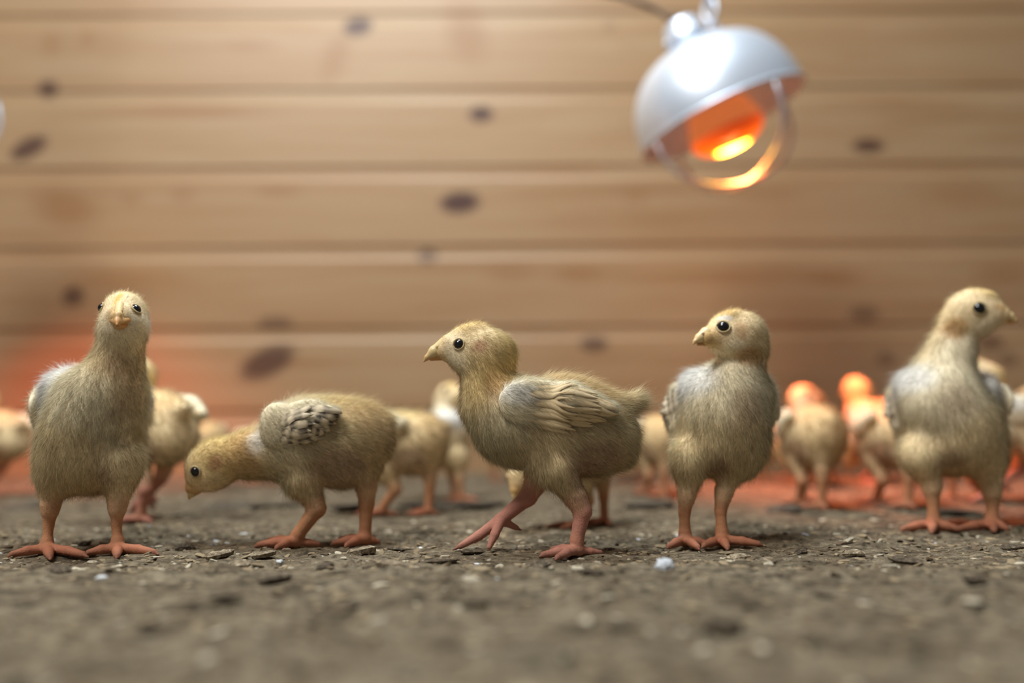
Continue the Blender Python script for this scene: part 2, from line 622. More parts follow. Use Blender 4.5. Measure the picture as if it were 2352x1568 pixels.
def make_lamp_mats():
    alu, nt, b = principled('spun_aluminium', (0.76, 0.84, 0.96), 0.22, 0.58)
    tc = N(nt, 'TexCoord')
    nz = noise_n(nt, tc.outputs['Object'], 6, 3, 0.5, (1, 1, 60))
    mr = N(nt, 'MapRange')
    nt.links.new(nz, mr.inputs[0])
    mr.inputs[3].default_value, mr.inputs[4].default_value = 0.30, 0.42
    nt.links.new(mr.outputs[0], b.inputs['Roughness'])
    steel = principled('zinc_plated_steel', (0.62, 0.68, 0.78), 0.42, 0.6)[0]
    cord = principled('brown_rubber_cord', lin((104, 80, 62)), 0.6)[0]
    side = principled('bulb_silvered_flare', (0.45, 0.20, 0.12), 0.3, 0.0, .5, (1.0, 0.24, 0.06), 0.45)[0]
    m, nt, out = new_mat('glowing_red_bulb')
    tc = N(nt, 'TexCoord')
    sep = N(nt, 'SeparateXYZ')
    nt.links.new(tc.outputs['Object'], sep.inputs[0])
    # filament glow behind the red glass: a short bright bar in a red disc
    ex = math_n(nt, 'DIVIDE', sep.outputs[0], 0.024)
    ey = math_n(nt, 'DIVIDE', sep.outputs[1], 0.017)
    r = math_n(nt, 'SQRT', math_n(nt, 'ADD', math_n(nt, 'MULTIPLY', ex, ex), math_n(nt, 'MULTIPLY', ey, ey)))
    c = ramp_n(nt, math_n(nt, 'DIVIDE', r, 3.0), [(0.0, (70, 34, 4)), (0.24, (48, 18, 1.2)), (0.36, (2.2, 0.32, 0.012)), (0.72, (1.0, 0.10, 0.006)), (1.0, (0.35, 0.03, 0.004))])
    em = N(nt, 'Emission')
    nt.links.new(c, em.inputs[0])
    em.inputs[1].default_value = 1.0
    gl = N(nt, 'BsdfGlossy')
    gl.inputs['Roughness'].default_value = 0.1
    gl.inputs['Color'].default_value = (0.05, 0.05, 0.05, 1)
    ad = N(nt, 'AddShader')
    nt.links.new(em.outputs[0], ad.inputs[0])
    nt.links.new(gl.outputs[0], ad.inputs[1])
    nt.links.new(ad.outputs[0], out.inputs[0])
    return alu, steel, cord, side, m


M_ALU, M_STEEL, M_CORD, M_BULB_SIDE, M_BULB = make_lamp_mats()


def chain_between(p0, p1, label):
    """oval links hooked into one another from p0 up to p1"""
    p0, p1 = Vector(p0), Vector(p1)
    n = max(2, int((p1 - p0).length / 0.0205))
    root = empty('hanging_chain', p0)
    tag(root, label, 'chain', 'chains the lamps hang from')
    L, Wd = 0.0135, 0.0090
    pts = []
    for i in range(20):
        a = 2 * math.pi * i / 20
        pts.append((Wd * math.cos(a), 0, L * math.sin(a) * 1.05))
    v, f = tube(pts, 0.0030, 6, True)
    me = mesh_py('link', v, f)
    d = (p1 - p0).normalized()
    q = d.to_track_quat('Z', 'Y')
    for i in range(n):
        o = link('link', me, root, M_STEEL)
        o.rotation_euler = (q.to_matrix() @ Matrix.Rotation(math.radians(45 + 90 * (i % 2)), 3, 'Z')).to_euler()
        o.location = (p1 - p0) * ((i + 0.5) / n)
    return root


LAMP_Y = 1.0
rc = unproject(1657, 276, LAMP_Y)
lampA = make_lamp('heat_lamp', 'silver dome heat lamp with glowing orange bulb hanging above the chicks', rc, (0.37, 0.03, -0.93), 36.0,
                  (0.34, -0.16, -0.93), [unproject(1552, 52, 1.0), unproject(1508, 22, 1.005), unproject(1436, -6, 1.01), unproject(1330, -40, 1.03), unproject(1240, -140, 1.06)])
bpy.context.view_layer.update()
eye_w = lampA.matrix_world @ Vector((0.041, 0, 0.133))
chain_between(eye_w, eye_w + Vector((0.004, 0.0, 0.43)), 'steel link chain running up from the silver dome lamp')
rc2 = unproject(-224, 268, LAMP_Y)
lampB = make_lamp('heat_lamp', 'heat lamp cut off by the left edge, only its rim showing', rc2, (0.37, 0.03, -0.93), 20.0, (0.17, 0.27, -0.84))
bpy.context.view_layer.update()
eye_w = lampB.matrix_world @ Vector((0.041, 0, 0.133))
chain_between(eye_w, eye_w + Vector((0.004, 0.0, 0.42)), 'steel link chain of the lamp past the left edge')


# ------------------------------------------------------------------ chicks: blended solids -> one skin
# all chick points are given as (u, v, depth) in photograph pixels at the chick's own distance, depth positive away from the camera
CREAM = lin((254, 230, 186))
PALE = lin((253, 239, 207))
GOLD = lin((250, 220, 156))
TAN = lin((244, 212, 160))
WHITE = lin((250, 248, 242))
LEG = lin((186, 132, 94))
FOOT = lin((176, 114, 86))
CLAW = lin((120, 84, 66))
BARE = lin((150, 112, 98))
PINK = lin((190, 132, 114))


_C3 = np.array(CAM_M.to_3x3())


def q3(p):
    """photograph point + depth -> local position: things nearer the lens are really smaller than they look"""
    d = p[2] if len(p) > 2 else 0.0
    r = _C3 @ np.array(((p[0] - W / 2) / FPX, (H / 2 - p[1]) / FPX, -1.0))
    k = (FPX + d) / r[1]
    return np.array((r[0] * k, d, r[2] * k), np.float64)


def at_height(u, d, z):
    """row at which a point of height z (local units) shows in the photograph"""
    v0, v1 = 1000.0, 1300.0
    z0, z1 = q3((u, v0, d))[2], q3((u, v1, d))[2]
    for _ in range(3):
        v2 = v0 + (z - z0) * (v1 - v0) / (z1 - z0)
        v0, z0, v1 = v1, z1, v2
        z1 = q3((u, v1, d))[2]
        if abs(z1 - z0) < 1e-6: break
    return v1


class Prim:
    def __init__(s, kind, geo, k, c, flow, hair):
        s.kind, s.geo, s.k, s.c, s.hair = kind, geo, k, np.array(c), hair
        f = np.array((flow[0], flow[2], -flow[1]), float)
        s.flow = f / (np.linalg.norm(f) + 1e-9)

    def bbox(s):
        if s.kind == 'rc':
            a, b, ra, rb = s.geo
            return np.minimum(a - ra, b - rb), np.maximum(a + ra, b + rb)
        c, r, M = s.geo
        e = np.sqrt(((M.T * r) ** 2).sum(1))
        return c - e, c + e

    def d(s, P):
        if s.kind == 'rc':
            a, b, ra, rb = s.geo
            ba = b - a
            pa = P - a.astype(P.dtype)
            t = np.clip(pa @ ba.astype(P.dtype) / (ba @ ba + 1e-9), 0, 1)
            q = pa - t[..., None] * ba.astype(P.dtype)
            return np.sqrt((q * q).sum(-1)) - (ra + (rb - ra) * t)
        c, r, M = s.geo
        q = (P - c.astype(P.dtype)) @ M.T.astype(P.dtype)
        q1 = q / r.astype(P.dtype)
        k0 = np.sqrt((q1 * q1).sum(-1)) + 1e-6
        q2 = q1 / r.astype(P.dtype)
        k1 = np.sqrt((q2 * q2).sum(-1)) + 1e-9
        return k0 * (k0 - 1) / k1


def R(a, b, ra, rb, k=25, c=CREAM, flow=(0, 1, .3), hair=1.0):
    f = 9.0 * min(hair, 1.1) if hair > .3 and min(ra, rb) > 20 else 0.0      # room for the fluff
    return Prim('rc', (q3(a), q3(b), ra - f, rb - f), k, c, flow, hair)


def E(cen, rad, rot=0, k=30, c=CREAM, flow=(0, 1, .3), hair=1.0, yaw=0, roll=0):
    """rad = (half width, half depth, half height); rot turns in the picture plane (deg, counter-clockwise), yaw about the vertical"""
    a, y, rl = math.radians(-rot), math.radians(yaw), math.radians(roll)
    Rt = np.array([[math.cos(a), 0, math.sin(a)], [0, 1, 0], [-math.sin(a), 0, math.cos(a)]])
    Yw = np.array([[math.cos(y), -math.sin(y), 0], [math.sin(y), math.cos(y), 0], [0, 0, 1]])
    Rl = np.array([[1, 0, 0], [0, math.cos(rl), -math.sin(rl)], [0, math.sin(rl), math.cos(rl)]])
    M = (Yw @ Rt @ Rl).T
    f = 9.0 * min(hair, 1.1) if hair > .3 else 0.0
    rad = [x - min(f, x * .3) for x in rad]
    return Prim('el', (q3(cen), np.array(rad, float), M), k, c, flow, hair)


def smin(a, b, k):
    h = np.clip(0.5 + 0.5 * (a - b) / k, 0, 1)
    return a * (1 - h) + b * h - k * h * (1 - h)


def sdf(prims, P):
    F = None
    for p in prims:
        d = p.d(P)
        F = d if F is None else smin(F, d, p.k)
    return F


def grad(prims, P, e=1.0):
    g = np.zeros_like(P)
    for i in range(3):
        o = np.zeros(3, P.dtype)
        o[i] = e
        g[:, i] = sdf(prims, P + o) - sdf(prims, P - o)
    return g / (np.linalg.norm(g, axis=1, keepdims=True) + 1e-9)


def surface(prims, h):
    lo = np.min([p.bbox()[0] for p in prims], 0) - 4 * h
    hi = np.max([p.bbox()[1] for p in prims], 0) + 4 * h
    n = np.ceil((hi - lo) / h).astype(int) + 1
    ax = [(lo[i] + h * np.arange(n[i])).astype(np.float32) for i in range(3)]
    F = np.full(tuple(n), 60.0, np.float32)
    for p in prims:
        a, b = p.bbox()
        m = p.k + 2 * h + 4
        i0 = np.clip(np.floor((a - m - lo) / h).astype(int), 0, n)
        i1 = np.clip(np.ceil((b + m - lo) / h).astype(int) + 1, 0, n)
        sl = tuple(slice(i0[i], i1[i]) for i in range(3))
        G = np.stack(np.meshgrid(ax[0][sl[0]], ax[1][sl[1]], ax[2][sl[2]], indexing='ij'), -1)
        d = p.d(G).astype(np.float32)
        F[sl] = smin(F[sl], d, p.k)
    s = F < 0
    cnt = np.zeros(tuple(n - 1), np.int8)
    for i in (0, 1):
        for j in (0, 1):
            for k in (0, 1):
                cnt += s[i:n[0] - 1 + i, j:n[1] - 1 + j, k:n[2] - 1 + k]
    act = np.argwhere((cnt > 0) & (cnt < 8))
    ids = np.full(tuple(n - 1), -1, np.int32)
    ids[act[:, 0], act[:, 1], act[:, 2]] = np.arange(len(act))
    offs = np.array([(i, j, k) for i in (0, 1) for j in (0, 1) for k in (0, 1)])
    cv = np.stack([F[act[:, 0] + o[0], act[:, 1] + o[1], act[:, 2] + o[2]] for o in offs], 1)
    acc = np.zeros((len(act), 3))
    num = np.zeros(len(act))
    for a in range(8):
        for b in range(a + 1, 8):
            if np.abs(offs[a] - offs[b]).sum() != 1: continue
            va, vb = cv[:, a], cv[:, b]
            m = (va < 0) != (vb < 0)
            t = np.where(m, va / np.where(m, va - vb, 1), 0)[:, None]
            acc += np.where(m[:, None], offs[a] + t * (offs[b] - offs[a]), 0)
            num += m
    V = lo + h * (act + acc / num[:, None])
    quads = []
    for axis in range(3):
        sa = [slice(None)] * 3
        sb = [slice(None)] * 3
        sa[axis], sb[axis] = slice(0, -1), slice(1, None)
        A, B = s[tuple(sa)], s[tuple(sb)]
        e = np.argwhere(A != B)
        o1, o2 = [(1, 2), (2, 0), (0, 1)][axis]
        e = e[(e[:, o1] > 0) & (e[:, o2] > 0) & (e[:, o1] < n[o1] - 1) & (e[:, o2] < n[o2] - 1)]
        inside = A[e[:, 0], e[:, 1], e[:, 2]]

        def cid(d1, d2):
            c = e.copy()
            c[:, o1] -= d1
            c[:, o2] -= d2
            return ids[c[:, 0], c[:, 1], c[:, 2]]
        q = np.stack([cid(1, 1), cid(0, 1), cid(0, 0), cid(1, 0)], 1)
        q[~inside] = q[~inside][:, ::-1]
        quads.append(q)
    Q = np.concatenate(quads)
    Q = Q[(Q >= 0).all(1)]
    for _ in range(2):                       # settle the vertices on the true blended surface
        d = sdf(prims, V)
        V = V - grad(prims, V, 1.0) * np.clip(d, -h, h)[:, None] * 0.8
    return V, Q


def jit(P, s, seed):
    r = np.random.RandomState(seed)
    out = np.zeros(len(P))
    for f in (1.0, 2.1, 4.3):
        w = r.normal(size=(3, 3)) * f / s
        ph = r.uniform(0, 6.28, 3)
        out += (np.sin(P @ w[0] + ph[0]) * np.sin(P @ w[1] + ph[1]) + np.sin(P @ w[2] + ph[2]) * .5) / f ** 0.7
    return out / 2.0


def attrs(prims, patches, P, s=11.0):
    D = np.stack([p.d(P) for p in prims], 1)
    Wt = np.exp(-np.clip(D - D.min(1, keepdims=True), 0, 200) / s)
    Wt /= Wt.sum(1, keepdims=True)
    C = Wt @ np.array([p.c for p in prims])
    Hh = Wt @ np.array([p.hair for p in prims])
    Fl = Wt @ np.array([p.flow for p in prims])
    for (cen, rad, c, hm, st) in patches:
        dd = np.linalg.norm((P - q3(cen)) / np.asarray(rad if hasattr(rad, '__len__') else (rad,) * 3, float), axis=1)
        w = (np.clip(1.35 - dd, 0, .7) / .7 * st)[:, None]
        if c is not None:
            C = C * (1 - w) + np.array(c) * w
        Hh = Hh * (1 - w[:, 0]) + Hh * hm * w[:, 0]
    return C, Hh, Fl


def make_down_mesh(name, prims, patches, V, Q, count, length, width, T, seed, lift=0.30, tint=0.10):
    rs = np.random.RandomState(seed)
    a, b, c, d = V[Q[:, 0]], V[Q[:, 1]], V[Q[:, 2]], V[Q[:, 3]]
    ar = np.linalg.norm(np.cross(c - a, d - b), axis=1)
    fi = rs.choice(len(Q), count, p=ar / ar.sum())
    u, w = rs.rand(count, 1), rs.rand(count, 1)
    P = (a[fi] * (1 - u) + b[fi] * u) * (1 - w) + (d[fi] * (1 - u) + c[fi] * u) * w
    C, Hr, Fl = attrs(prims, patches, P)
    keep = rs.rand(count) < np.clip(Hr * 1.6, 0, 1)
    keep &= Hr > 0.08
    P, C, Hr, Fl = P[keep], C[keep], Hr[keep], Fl[keep]
    n = grad(prims, P, 1.0)
    m = len(P)
    t = Fl - n * (Fl * n).sum(1, keepdims=True)
    # tufts: neighbouring fibres lean the same way
    j1, j2 = jit(P, 16, seed + 1), jit(P, 16, seed + 2)
    sd = np.cross(n, t)
    t = t + sd * (0.40 * j1)[:, None] + rs.normal(0, .22, (m, 3))
    t = t - n * (t * n).sum(1, keepdims=True)
    t /= np.linalg.norm(t, axis=1, keepdims=True) + 1e-9
    halo = rs.rand(m) < 0.16            # a thin outer layer of longer, more upright fibres
    el = np.clip(lift + 0.18 * j2 + rs.normal(0, .14, m) + halo * .25, 0.03, 0.95)[:, None]
    d0 = t * np.sqrt(1 - el ** 2) + n * el
    e2 = el * 0.6
    d1 = t * np.sqrt(1 - e2 ** 2) + n * e2
    L = (length * (0.55 + 0.75 * rs.rand(m)) * np.clip(Hr, .25, 2.0) * (1 + .45 * halo))[:, None]
    wv = np.cross(d0, rs.normal(size=(m, 3)))
    wv /= np.linalg.norm(wv, axis=1, keepdims=True) + 1e-9
    wd = (width * (0.7 + .6 * rs.rand(m)) * (1 - .3 * halo))[:, None]
    p0 = P - n * 1.5
    p1 = p0 + d0 * L * 0.55
    p2 = p1 + d1 * L * 0.45
    verts = np.stack([p0 - wv * wd * .5, p0 + wv * wd * .5, p1 - wv * wd * .4, p1 + wv * wd * .4, p2], 1).reshape(-1, 3)
    i = np.arange(m)[:, None] * 5
    tris = np.concatenate([i + [0, 1, 3], i + [0, 3, 2], i + [2, 3, 4]], 0)
    br = (1.0 + tint * rs.normal(size=m) + 0.07 * j1)[:, None]
    cc = np.clip(C * br, 0, 1)
    tip = np.clip(cc * 1.06 + 0.02, 0, 0.95)
    cols = np.stack([cc * .92, cc * .92, cc, cc, tip], 1).reshape(-1, 3)
    nn = n + 0.45 * d0 + rs.normal(0, .16, (m, 3))
    nn /= np.linalg.norm(nn, axis=1, keepdims=True)
    nrm = np.repeat(nn, 5, 0)
    return mesh_np(name, T(verts), tris, True, cols, nrm)


def foot(ank, base, toes, hind=None, r=10.5, leg_r=12, c=FOOT, G=0.0, hock=None):
    """toes on the ground; every toe: (u, depth); G = v of the ground line"""
    out = []
    gz = q3((G[0], G[1], 0))[2]

    def gv(hh, dd, uu):
        return at_height(uu, dd, gz + hh)
    b = (base[0], gv(13, base[1], base[0]), base[1])
    out.append(R(ank, b, leg_r, leg_r * 1.05, 8, LEG, (0, 1, 0), 0))
    for i, (tu, td) in enumerate(list(toes) + ([hind] if hind else [])):
        rr = r * (0.8 if (hind and i == len(toes)) else 1)
        dm, dt = b[2] + (td - b[2]) * .5, b[2] + (td - b[2]) * .88
        um, ut = b[0] + (tu - b[0]) * .5, b[0] + (tu - b[0]) * .88
        mid = (um, gv(rr * 1.05, dm, um), dm)
        tip = (ut, gv(rr * .6, dt, ut), dt)
        end = (tu, gv(1.5, td, tu), td)
        out += [R(b, mid, rr * 1.05, rr * .88, 6, c, (0, 1, 0), 0), R(mid, tip, rr * .92, rr * .62, 4, c, (0, 1, 0), 0),
                R(tip, end, rr * .5, rr * .22, 3, CLAW, (0, 1, 0), 0)]
    return out


def project(prims, P, it=6):
    P = np.array(P, float)
    for _ in range(it):
        d = sdf(prims, P)
        P = P - grad(prims, P, 1.0) * d[:, None]
    return P


def uv_sphere(r, sy=1.0, n=20, m=12):
    v, f = [], []
    for j in range(m + 1):
        a = math.pi * j / m
        for i in range(n):
            b = 2 * math.pi * i / n
            v.append((r * math.sin(a) * math.cos(b), r * math.sin(a) * math.sin(b), r * math.cos(a)))
    for j in range(m):
        for i in range(n):
            f.append((j * n + i, (j + 1) * n + i, (j + 1) * n + (i + 1) % n, j * n + (i + 1) % n))
    return v, f


def build_chick(spec, h=3.2, blades=40000, feathers=True, seed=1, at=None, length=1.0):
    """spec: dict with origin (u, vground), prims, patches, eyes, beak, wings"""
    u0, vg = spec['origin']
    O = q3((u0, vg, 0))
    if at is None:
        g = ground_hit(u0, vg)
        S = g.y / FPX
    else:
        g, S = Vector((0, 0, 0)), at
    zofs = -0.0004

    def T(P):
        P = np.asarray(P, float)
        return (P - O) * S + np.array((0, 0, zofs))
    root = empty('chick', (g.x, g.y, 0.0))
    prims, patches = spec['prims'], list(spec['patches'])
    for (eu, ev, ed, er) in spec['eyes']:
        patches.append(((eu, ev, ed), er * 1.25, lin((196, 176, 140)), 0.05, 0.9))
    V, Q = surface(prims, h)
    C, Hr, _ = attrs(prims, patches, V, 6.0)
    C = C * (1 + 0.08 * jit(V, 9, seed))[:, None]
    me = mesh_np('body', T(V), Q, True, np.clip(C, 0, 1))
    link('body', me, root, M_BODY)
    L = spec.get('length', 25.0) * length
    wdt = 0.85 if blades > 15000 else 3.0
    dm = make_down_mesh('down', prims, patches, V, Q, blades, L, wdt, T, seed, spec.get('lift', .40))
    tag(link('down', dm, root, M_DOWN), kind='stuff')
    # wings
    for wi, wg in enumerate(spec['wings']):
        wp = wg['prims']
        WV, WQ = surface(wp, h)
        WC, _, _ = attrs(wp, wg.get('patches', []), WV, 8.0)
        wo = link('wing', mesh_np('wing', T(WV), WQ, True, np.clip(WC * (1 + .08 * jit(WV, 9, seed + 5))[:, None], 0, 1)), root, M_BODY)
        wd = make_down_mesh('wing_down', wp, wg.get('patches', []), WV, WQ, max(600, int(blades * .20)), L * .95, wdt, T, seed + 20 + wi, .13)
        tag(link('wing_down', wd, wo, M_DOWN), kind='stuff')
        if not feathers: continue
        allp = prims + wp
        rs = np.random.RandomState(seed + 40 + wi)
        for fi, (a, b, wid, dark) in enumerate(wg['feathers']):
            nu, nv = 13, 5
            A, B = q3(a), q3(b)
            ln = np.linalg.norm(B - A)
            ts = np.linspace(0, 1, nu)
            base = A + ts[:, None] * (B - A)
            base = project(allp, base)
            nr = grad(allp, base, 2.0)
            tg = np.gradient(base, axis=0)
            sd = np.cross(nr, tg)
            sd /= np.linalg.norm(sd, axis=1, keepdims=True) + 1e-9
            pw = wid * np.clip(np.sin(math.pi * (0.10 + 0.90 * ts ** 0.85)) ** 0.55, 0.06, 1) * .5
            lifts = -6.0 + (16.0 if wg.get('bar') else 12.5) * np.sqrt(ts) + 1.4 * (fi % 3)
            vs_, cs = [], []
            for k in range(nu):
                for q in range(nv):
                    sv = (q - 2) / 2.0
                    camber = -1.8 * sv * sv
                    vs_.append(base[k] + sd[k] * pw[k] * sv + nr[k] * (lifts[k] + camber))
                    cc = np.array(wg.get('fcol', WHITE))
                    if wg.get('bar'):
                        bar = min(1.0, max(0.0, 0.5 + 1.4 * math.sin(ts[k] * 20 + fi)))
                        wb = min(1.0, dark * bar * (0.6 + .4 * abs(sv)))
                        cc = cc * (1 - wb) + np.array(lin((58, 50, 46))) * wb
                    else:
                        w_ = min(1, dark * (0.18 + .82 * (abs(sv) > .6)) * (0.45 + .55 * ts[k]))
                        cc = cc * (1 - w_) + np.array(lin((96, 76, 54))) * w_
                    if q == 2: cc = cc * .8 + np.array(lin((238, 226, 200))) * .2
                    cs.append(cc)
            qs = [(k * nv + q, k * nv + q + 1, (k + 1) * nv + q + 1, (k + 1) * nv + q) for k in range(nu - 1) for q in range(nv - 1)]
            link('feather', mesh_np('feather', T(np.array(vs_)), np.array(qs), True, np.clip(np.array(cs), 0, 1)), wo, M_FEATHER)
    # eyes
    for (eu, ev, ed, er) in spec['eyes']:
        p = project(prims, [q3((eu, ev, ed))])
        n = grad(prims, p, 2.0)
        pc = T(p - n * er * 0.30)[0]
        v, f = uv_sphere(er * S)
        eo = link('eye', mesh_py('eye', v, f), root, M_EYE, tuple(pc))
        q = Vector(n[0]).to_track_quat('Z', 'Y')
        ring = [q @ Vector((er * S * 1.02 * math.cos(t), er * S * 0.98 * math.sin(t), er * S * .36)) for t in [2 * math.pi * i / 24 for i in range(24)]]
        v, f = tube(ring, er * S * 0.17, 6, True)
        me = mesh_py('eyelid', v, f)
        ca = me.attributes.new('Col', 'FLOAT_COLOR', 'POINT')
        ca.data.foreach_set('color', np.tile(np.array((*lin((205, 184, 140)), 1.0), np.float32), len(me.vertices)))
        link('eyelid', me, eo, M_BODY)
    # beak
    for nm, bp in spec['beak']:
        BV, BQ = surface(bp, max(1.3, h * .42))
        BC, _, _ = attrs(bp, [(q, 4.5, lin((120, 78, 56)), 1, .9) for q in spec.get('nostrils', [])], BV, 4.0)
        link(nm, mesh_np(nm, T(BV), BQ, True, BC), root, M_BEAK)
    return root


BK = lin((234, 210, 156))
BKT = lin((208, 154, 92))


def beak(b0, tip, r0, lb, ltip, rl, drop=3):
    mid = tuple(b0[i] * .48 + tip[i] * .52 for i in range(3))
    mid = (mid[0], mid[1] - drop, mid[2])
    pre = tuple(mid[i] * .3 + tip[i] * .7 for i in range(3))
    up = [R(b0, mid, r0, r0 * .60, 5, BK), R(mid, pre, r0 * .60, r0 * .28, 4, BK), R(pre, (tip[0], tip[1] + 3, tip[2]), r0 * .28, r0 * .09, 3, BKT)]
    lo = [R(lb, ltip, rl, rl * .36, 4, BKT)]
    return [('upper_beak', up), ('lower_beak', lo)]


def lerp(a, b, t):
    return tuple(a[i] + (b[i] - a[i]) * t for i in range(len(a)))


def feather_fan(r0, r1, t0, t1, n, wid, dark, seed):
    rs = random.Random(seed)
    out = []
    for i in range(n):
        t = i / max(1, n - 1)
        a = lerp(r0, r1, t)
        a = (a[0] + rs.uniform(-9, 9), a[1] + rs.uniform(-4, 4), a[2])
        b = lerp(t0, t1, t)
        b = (b[0] + rs.uniform(-12, 12), b[1] + rs.uniform(-5, 5), b[2])
        out.append((a, b, wid * rs.uniform(.85, 1.15), dark * rs.uniform(.5, 1.3)))
    return out


# --- chick walking to the left, seen from its side
def spec_walker():
    G = 1266
    b = (1, .35, 0)         # fluff runs from the head to the tail
    p = [
        E((1270, 978, 0), (178, 96, 108), -8, 30, CREAM, (1, .5, 0)),
        E((1172, 965, 0), (98, 88, 104), 20, 40, PALE, (.4, 1, 0), .9),
        E((1360, 1000, 0), (98, 84, 92), -20, 40, CREAM, (1, .6, 0)),
        E((1335, 905, 0), (95, 60, 42), -18, 30, TAN, (1, .2, 0), 1.1),
        R((1405, 950, 0), (1458, 922, 0), 50, 26, 28, CREAM, (1, -.25, 0), 1.5),
        E((1425, 1010, 0), (40, 55, 62), 10, 30, CREAM, (.7, .8, 0)),
        R((1112, 822, 0), (1132, 918, 0), 58, 72, 35, GOLD, (.5, 1, 0), .8),
        R((1100, 850, 0), (1110, 930, 0), 36, 50, 30, PALE, (.2, 1, 0), .7),
        E((1105, 800, 0), (66, 57, 58), -10, 25, CREAM, (1, .25, 0), .5),
        E((1140, 815, 0), (48, 50, 54), -30, 25, GOLD, (.8, .6, 0), .8),
        E((1056, 800, 0), (46, 42, 42), -12, 22, PALE, (1, .3, 0), .38),
        E((1078, 832, 0), (46, 42, 32), -25, 22, PALE, (.8, .5, 0), .45),
        R((1034, 796, 0), (1022, 803, 0), 30, 23, 12, lin((222, 188, 130)), (1, 0, 0), .25),
        E((1080, 760, 0), (42, 36, 22), 12, 20, lin((222, 190, 120)), (1, .1, 0), .45),
        # near leg (its left)
        E((1265, 1048, -52), (62, 40, 72), 18, 25, CREAM, (.3, 1, 0), 1.1),
        R((1285, 1075, -52), (1325, 1148, -50), 46, 27, 18, CREAM, (.2, 1, 0), .8),
        R((1322, 1140, -50), (1338, 1172, -50), 25, 20, 10, PINK, (0, 1, 0), .10),
        R((1338, 1172, -50), (1325, 1238, -52), 19, 14, 8, PINK, (0, 1, 0), 0),
        # far leg stepping forward
        R((1240, 1050, 55), (1228, 1110, 52), 48, 28, 20, CREAM, (0, 1, 0), .8),
        R((1232, 1105, 52), (1212, 1140, 48), 27, 21, 10, PINK, (0, 1, 0), .06),
        R((1212, 1140, 48), (1150, 1192, 40), 19, 14, 8, PINK, (0, 1, 0), 0),
        R((1150, 1192, 40), (1100, 1228, 36), 14, 11, 6, PINK, (0, 1, 0), 0), R((1100, 1228, 36), (1058, 1252, 32), 11, 7, 4, PINK, (0, 1, 0), 0),
        R((1058, 1252, 32), (1040, 1261, 30), 5, 2, 3, CLAW, (0, 1, 0), 0),
        R((1150, 1192, 36), (1136, 1226, 5), 13, 10, 6, PINK, (0, 1, 0), 0), R((1136, 1226, 5), (1124, 1254, -8), 10, 6, 4, PINK, (0, 1, 0), 0),
        R((1150, 1194, 44), (1090, 1240, 85), 12, 7, 6, PINK, (0, 1, 0), 0),
        R((1154, 1194, 42), (1186, 1210, 52), 11, 6, 5, PINK, (0, 1, 0), 0), R((1186, 1210, 52), (1198, 1216, 54), 4, 2, 3, CLAW, (0, 1, 0), 0),
    ]
    p += foot((1325, 1238, -52), (1326, -54), [(1238, -78), (1275, -122), (1262, 10)], (1386, -40), 10.5, 14, PINK, (1280, G))
    patches = [
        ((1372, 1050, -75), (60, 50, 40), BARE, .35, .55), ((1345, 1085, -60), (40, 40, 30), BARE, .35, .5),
        ((1103, 795, -50), (18, 14, 16), lin((188, 140, 104)), .5, .75),
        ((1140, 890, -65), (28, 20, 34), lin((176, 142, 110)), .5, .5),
        ((1140, 868, -50), (30, 40, 34), lin((216, 172, 104)), 1, .4),
        ((1115, 1030, -50), (70, 60, 50), lin((216, 206, 160)), 1, .5),
    ]
    wings = []
    for s in (-1, 1):
        d = 84 * s
        wp = [E((1262, 925, d), (116, 24, 58), -6, 20, PALE, (1, .35, 0), .8), E((1205, 925, d), (62, 26, 56), 30, 20, PALE, (1, .45, 0), 1.1),
              R((1310, 920, d), (1395, 938, d * .95), 40, 18, 18, PALE, (1, .15, 0), .8)]
        fe = []
        fe += feather_fan((1215, 888, d * 1.3), (1232, 976, d * 1.3), (1312, 890, d * 1.2), (1318, 994, d * 1.2), 13, 15, .75, 4)
        fe += feather_fan((1275, 888, d * 1.3), (1290, 976, d * 1.3), (1372, 908, d * 1.2), (1362, 984, d * 1.2), 11, 15, .85, 6)
        fe += feather_fan((1320, 905, d * 1.2), (1325, 955, d * 1.2), (1428, 938, d), (1392, 966, d * 1.1), 7, 15, .9, 5)
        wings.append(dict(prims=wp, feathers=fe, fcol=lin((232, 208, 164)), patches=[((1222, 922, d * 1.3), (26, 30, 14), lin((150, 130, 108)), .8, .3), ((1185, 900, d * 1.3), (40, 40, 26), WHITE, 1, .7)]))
    return dict(nostrils=[(1006, 797, -14), (1006, 797, 14)], origin=(1280, G), prims=p, patches=patches, eyes=[(1046, 783, -60, 13.0), (1046, 783, 60, 13.0)],
                beak=beak((1024, 794, 0), (974, 825, 0), 23, (1028, 812, 0), (990, 822, 0), 14, drop=4), wings=wings)


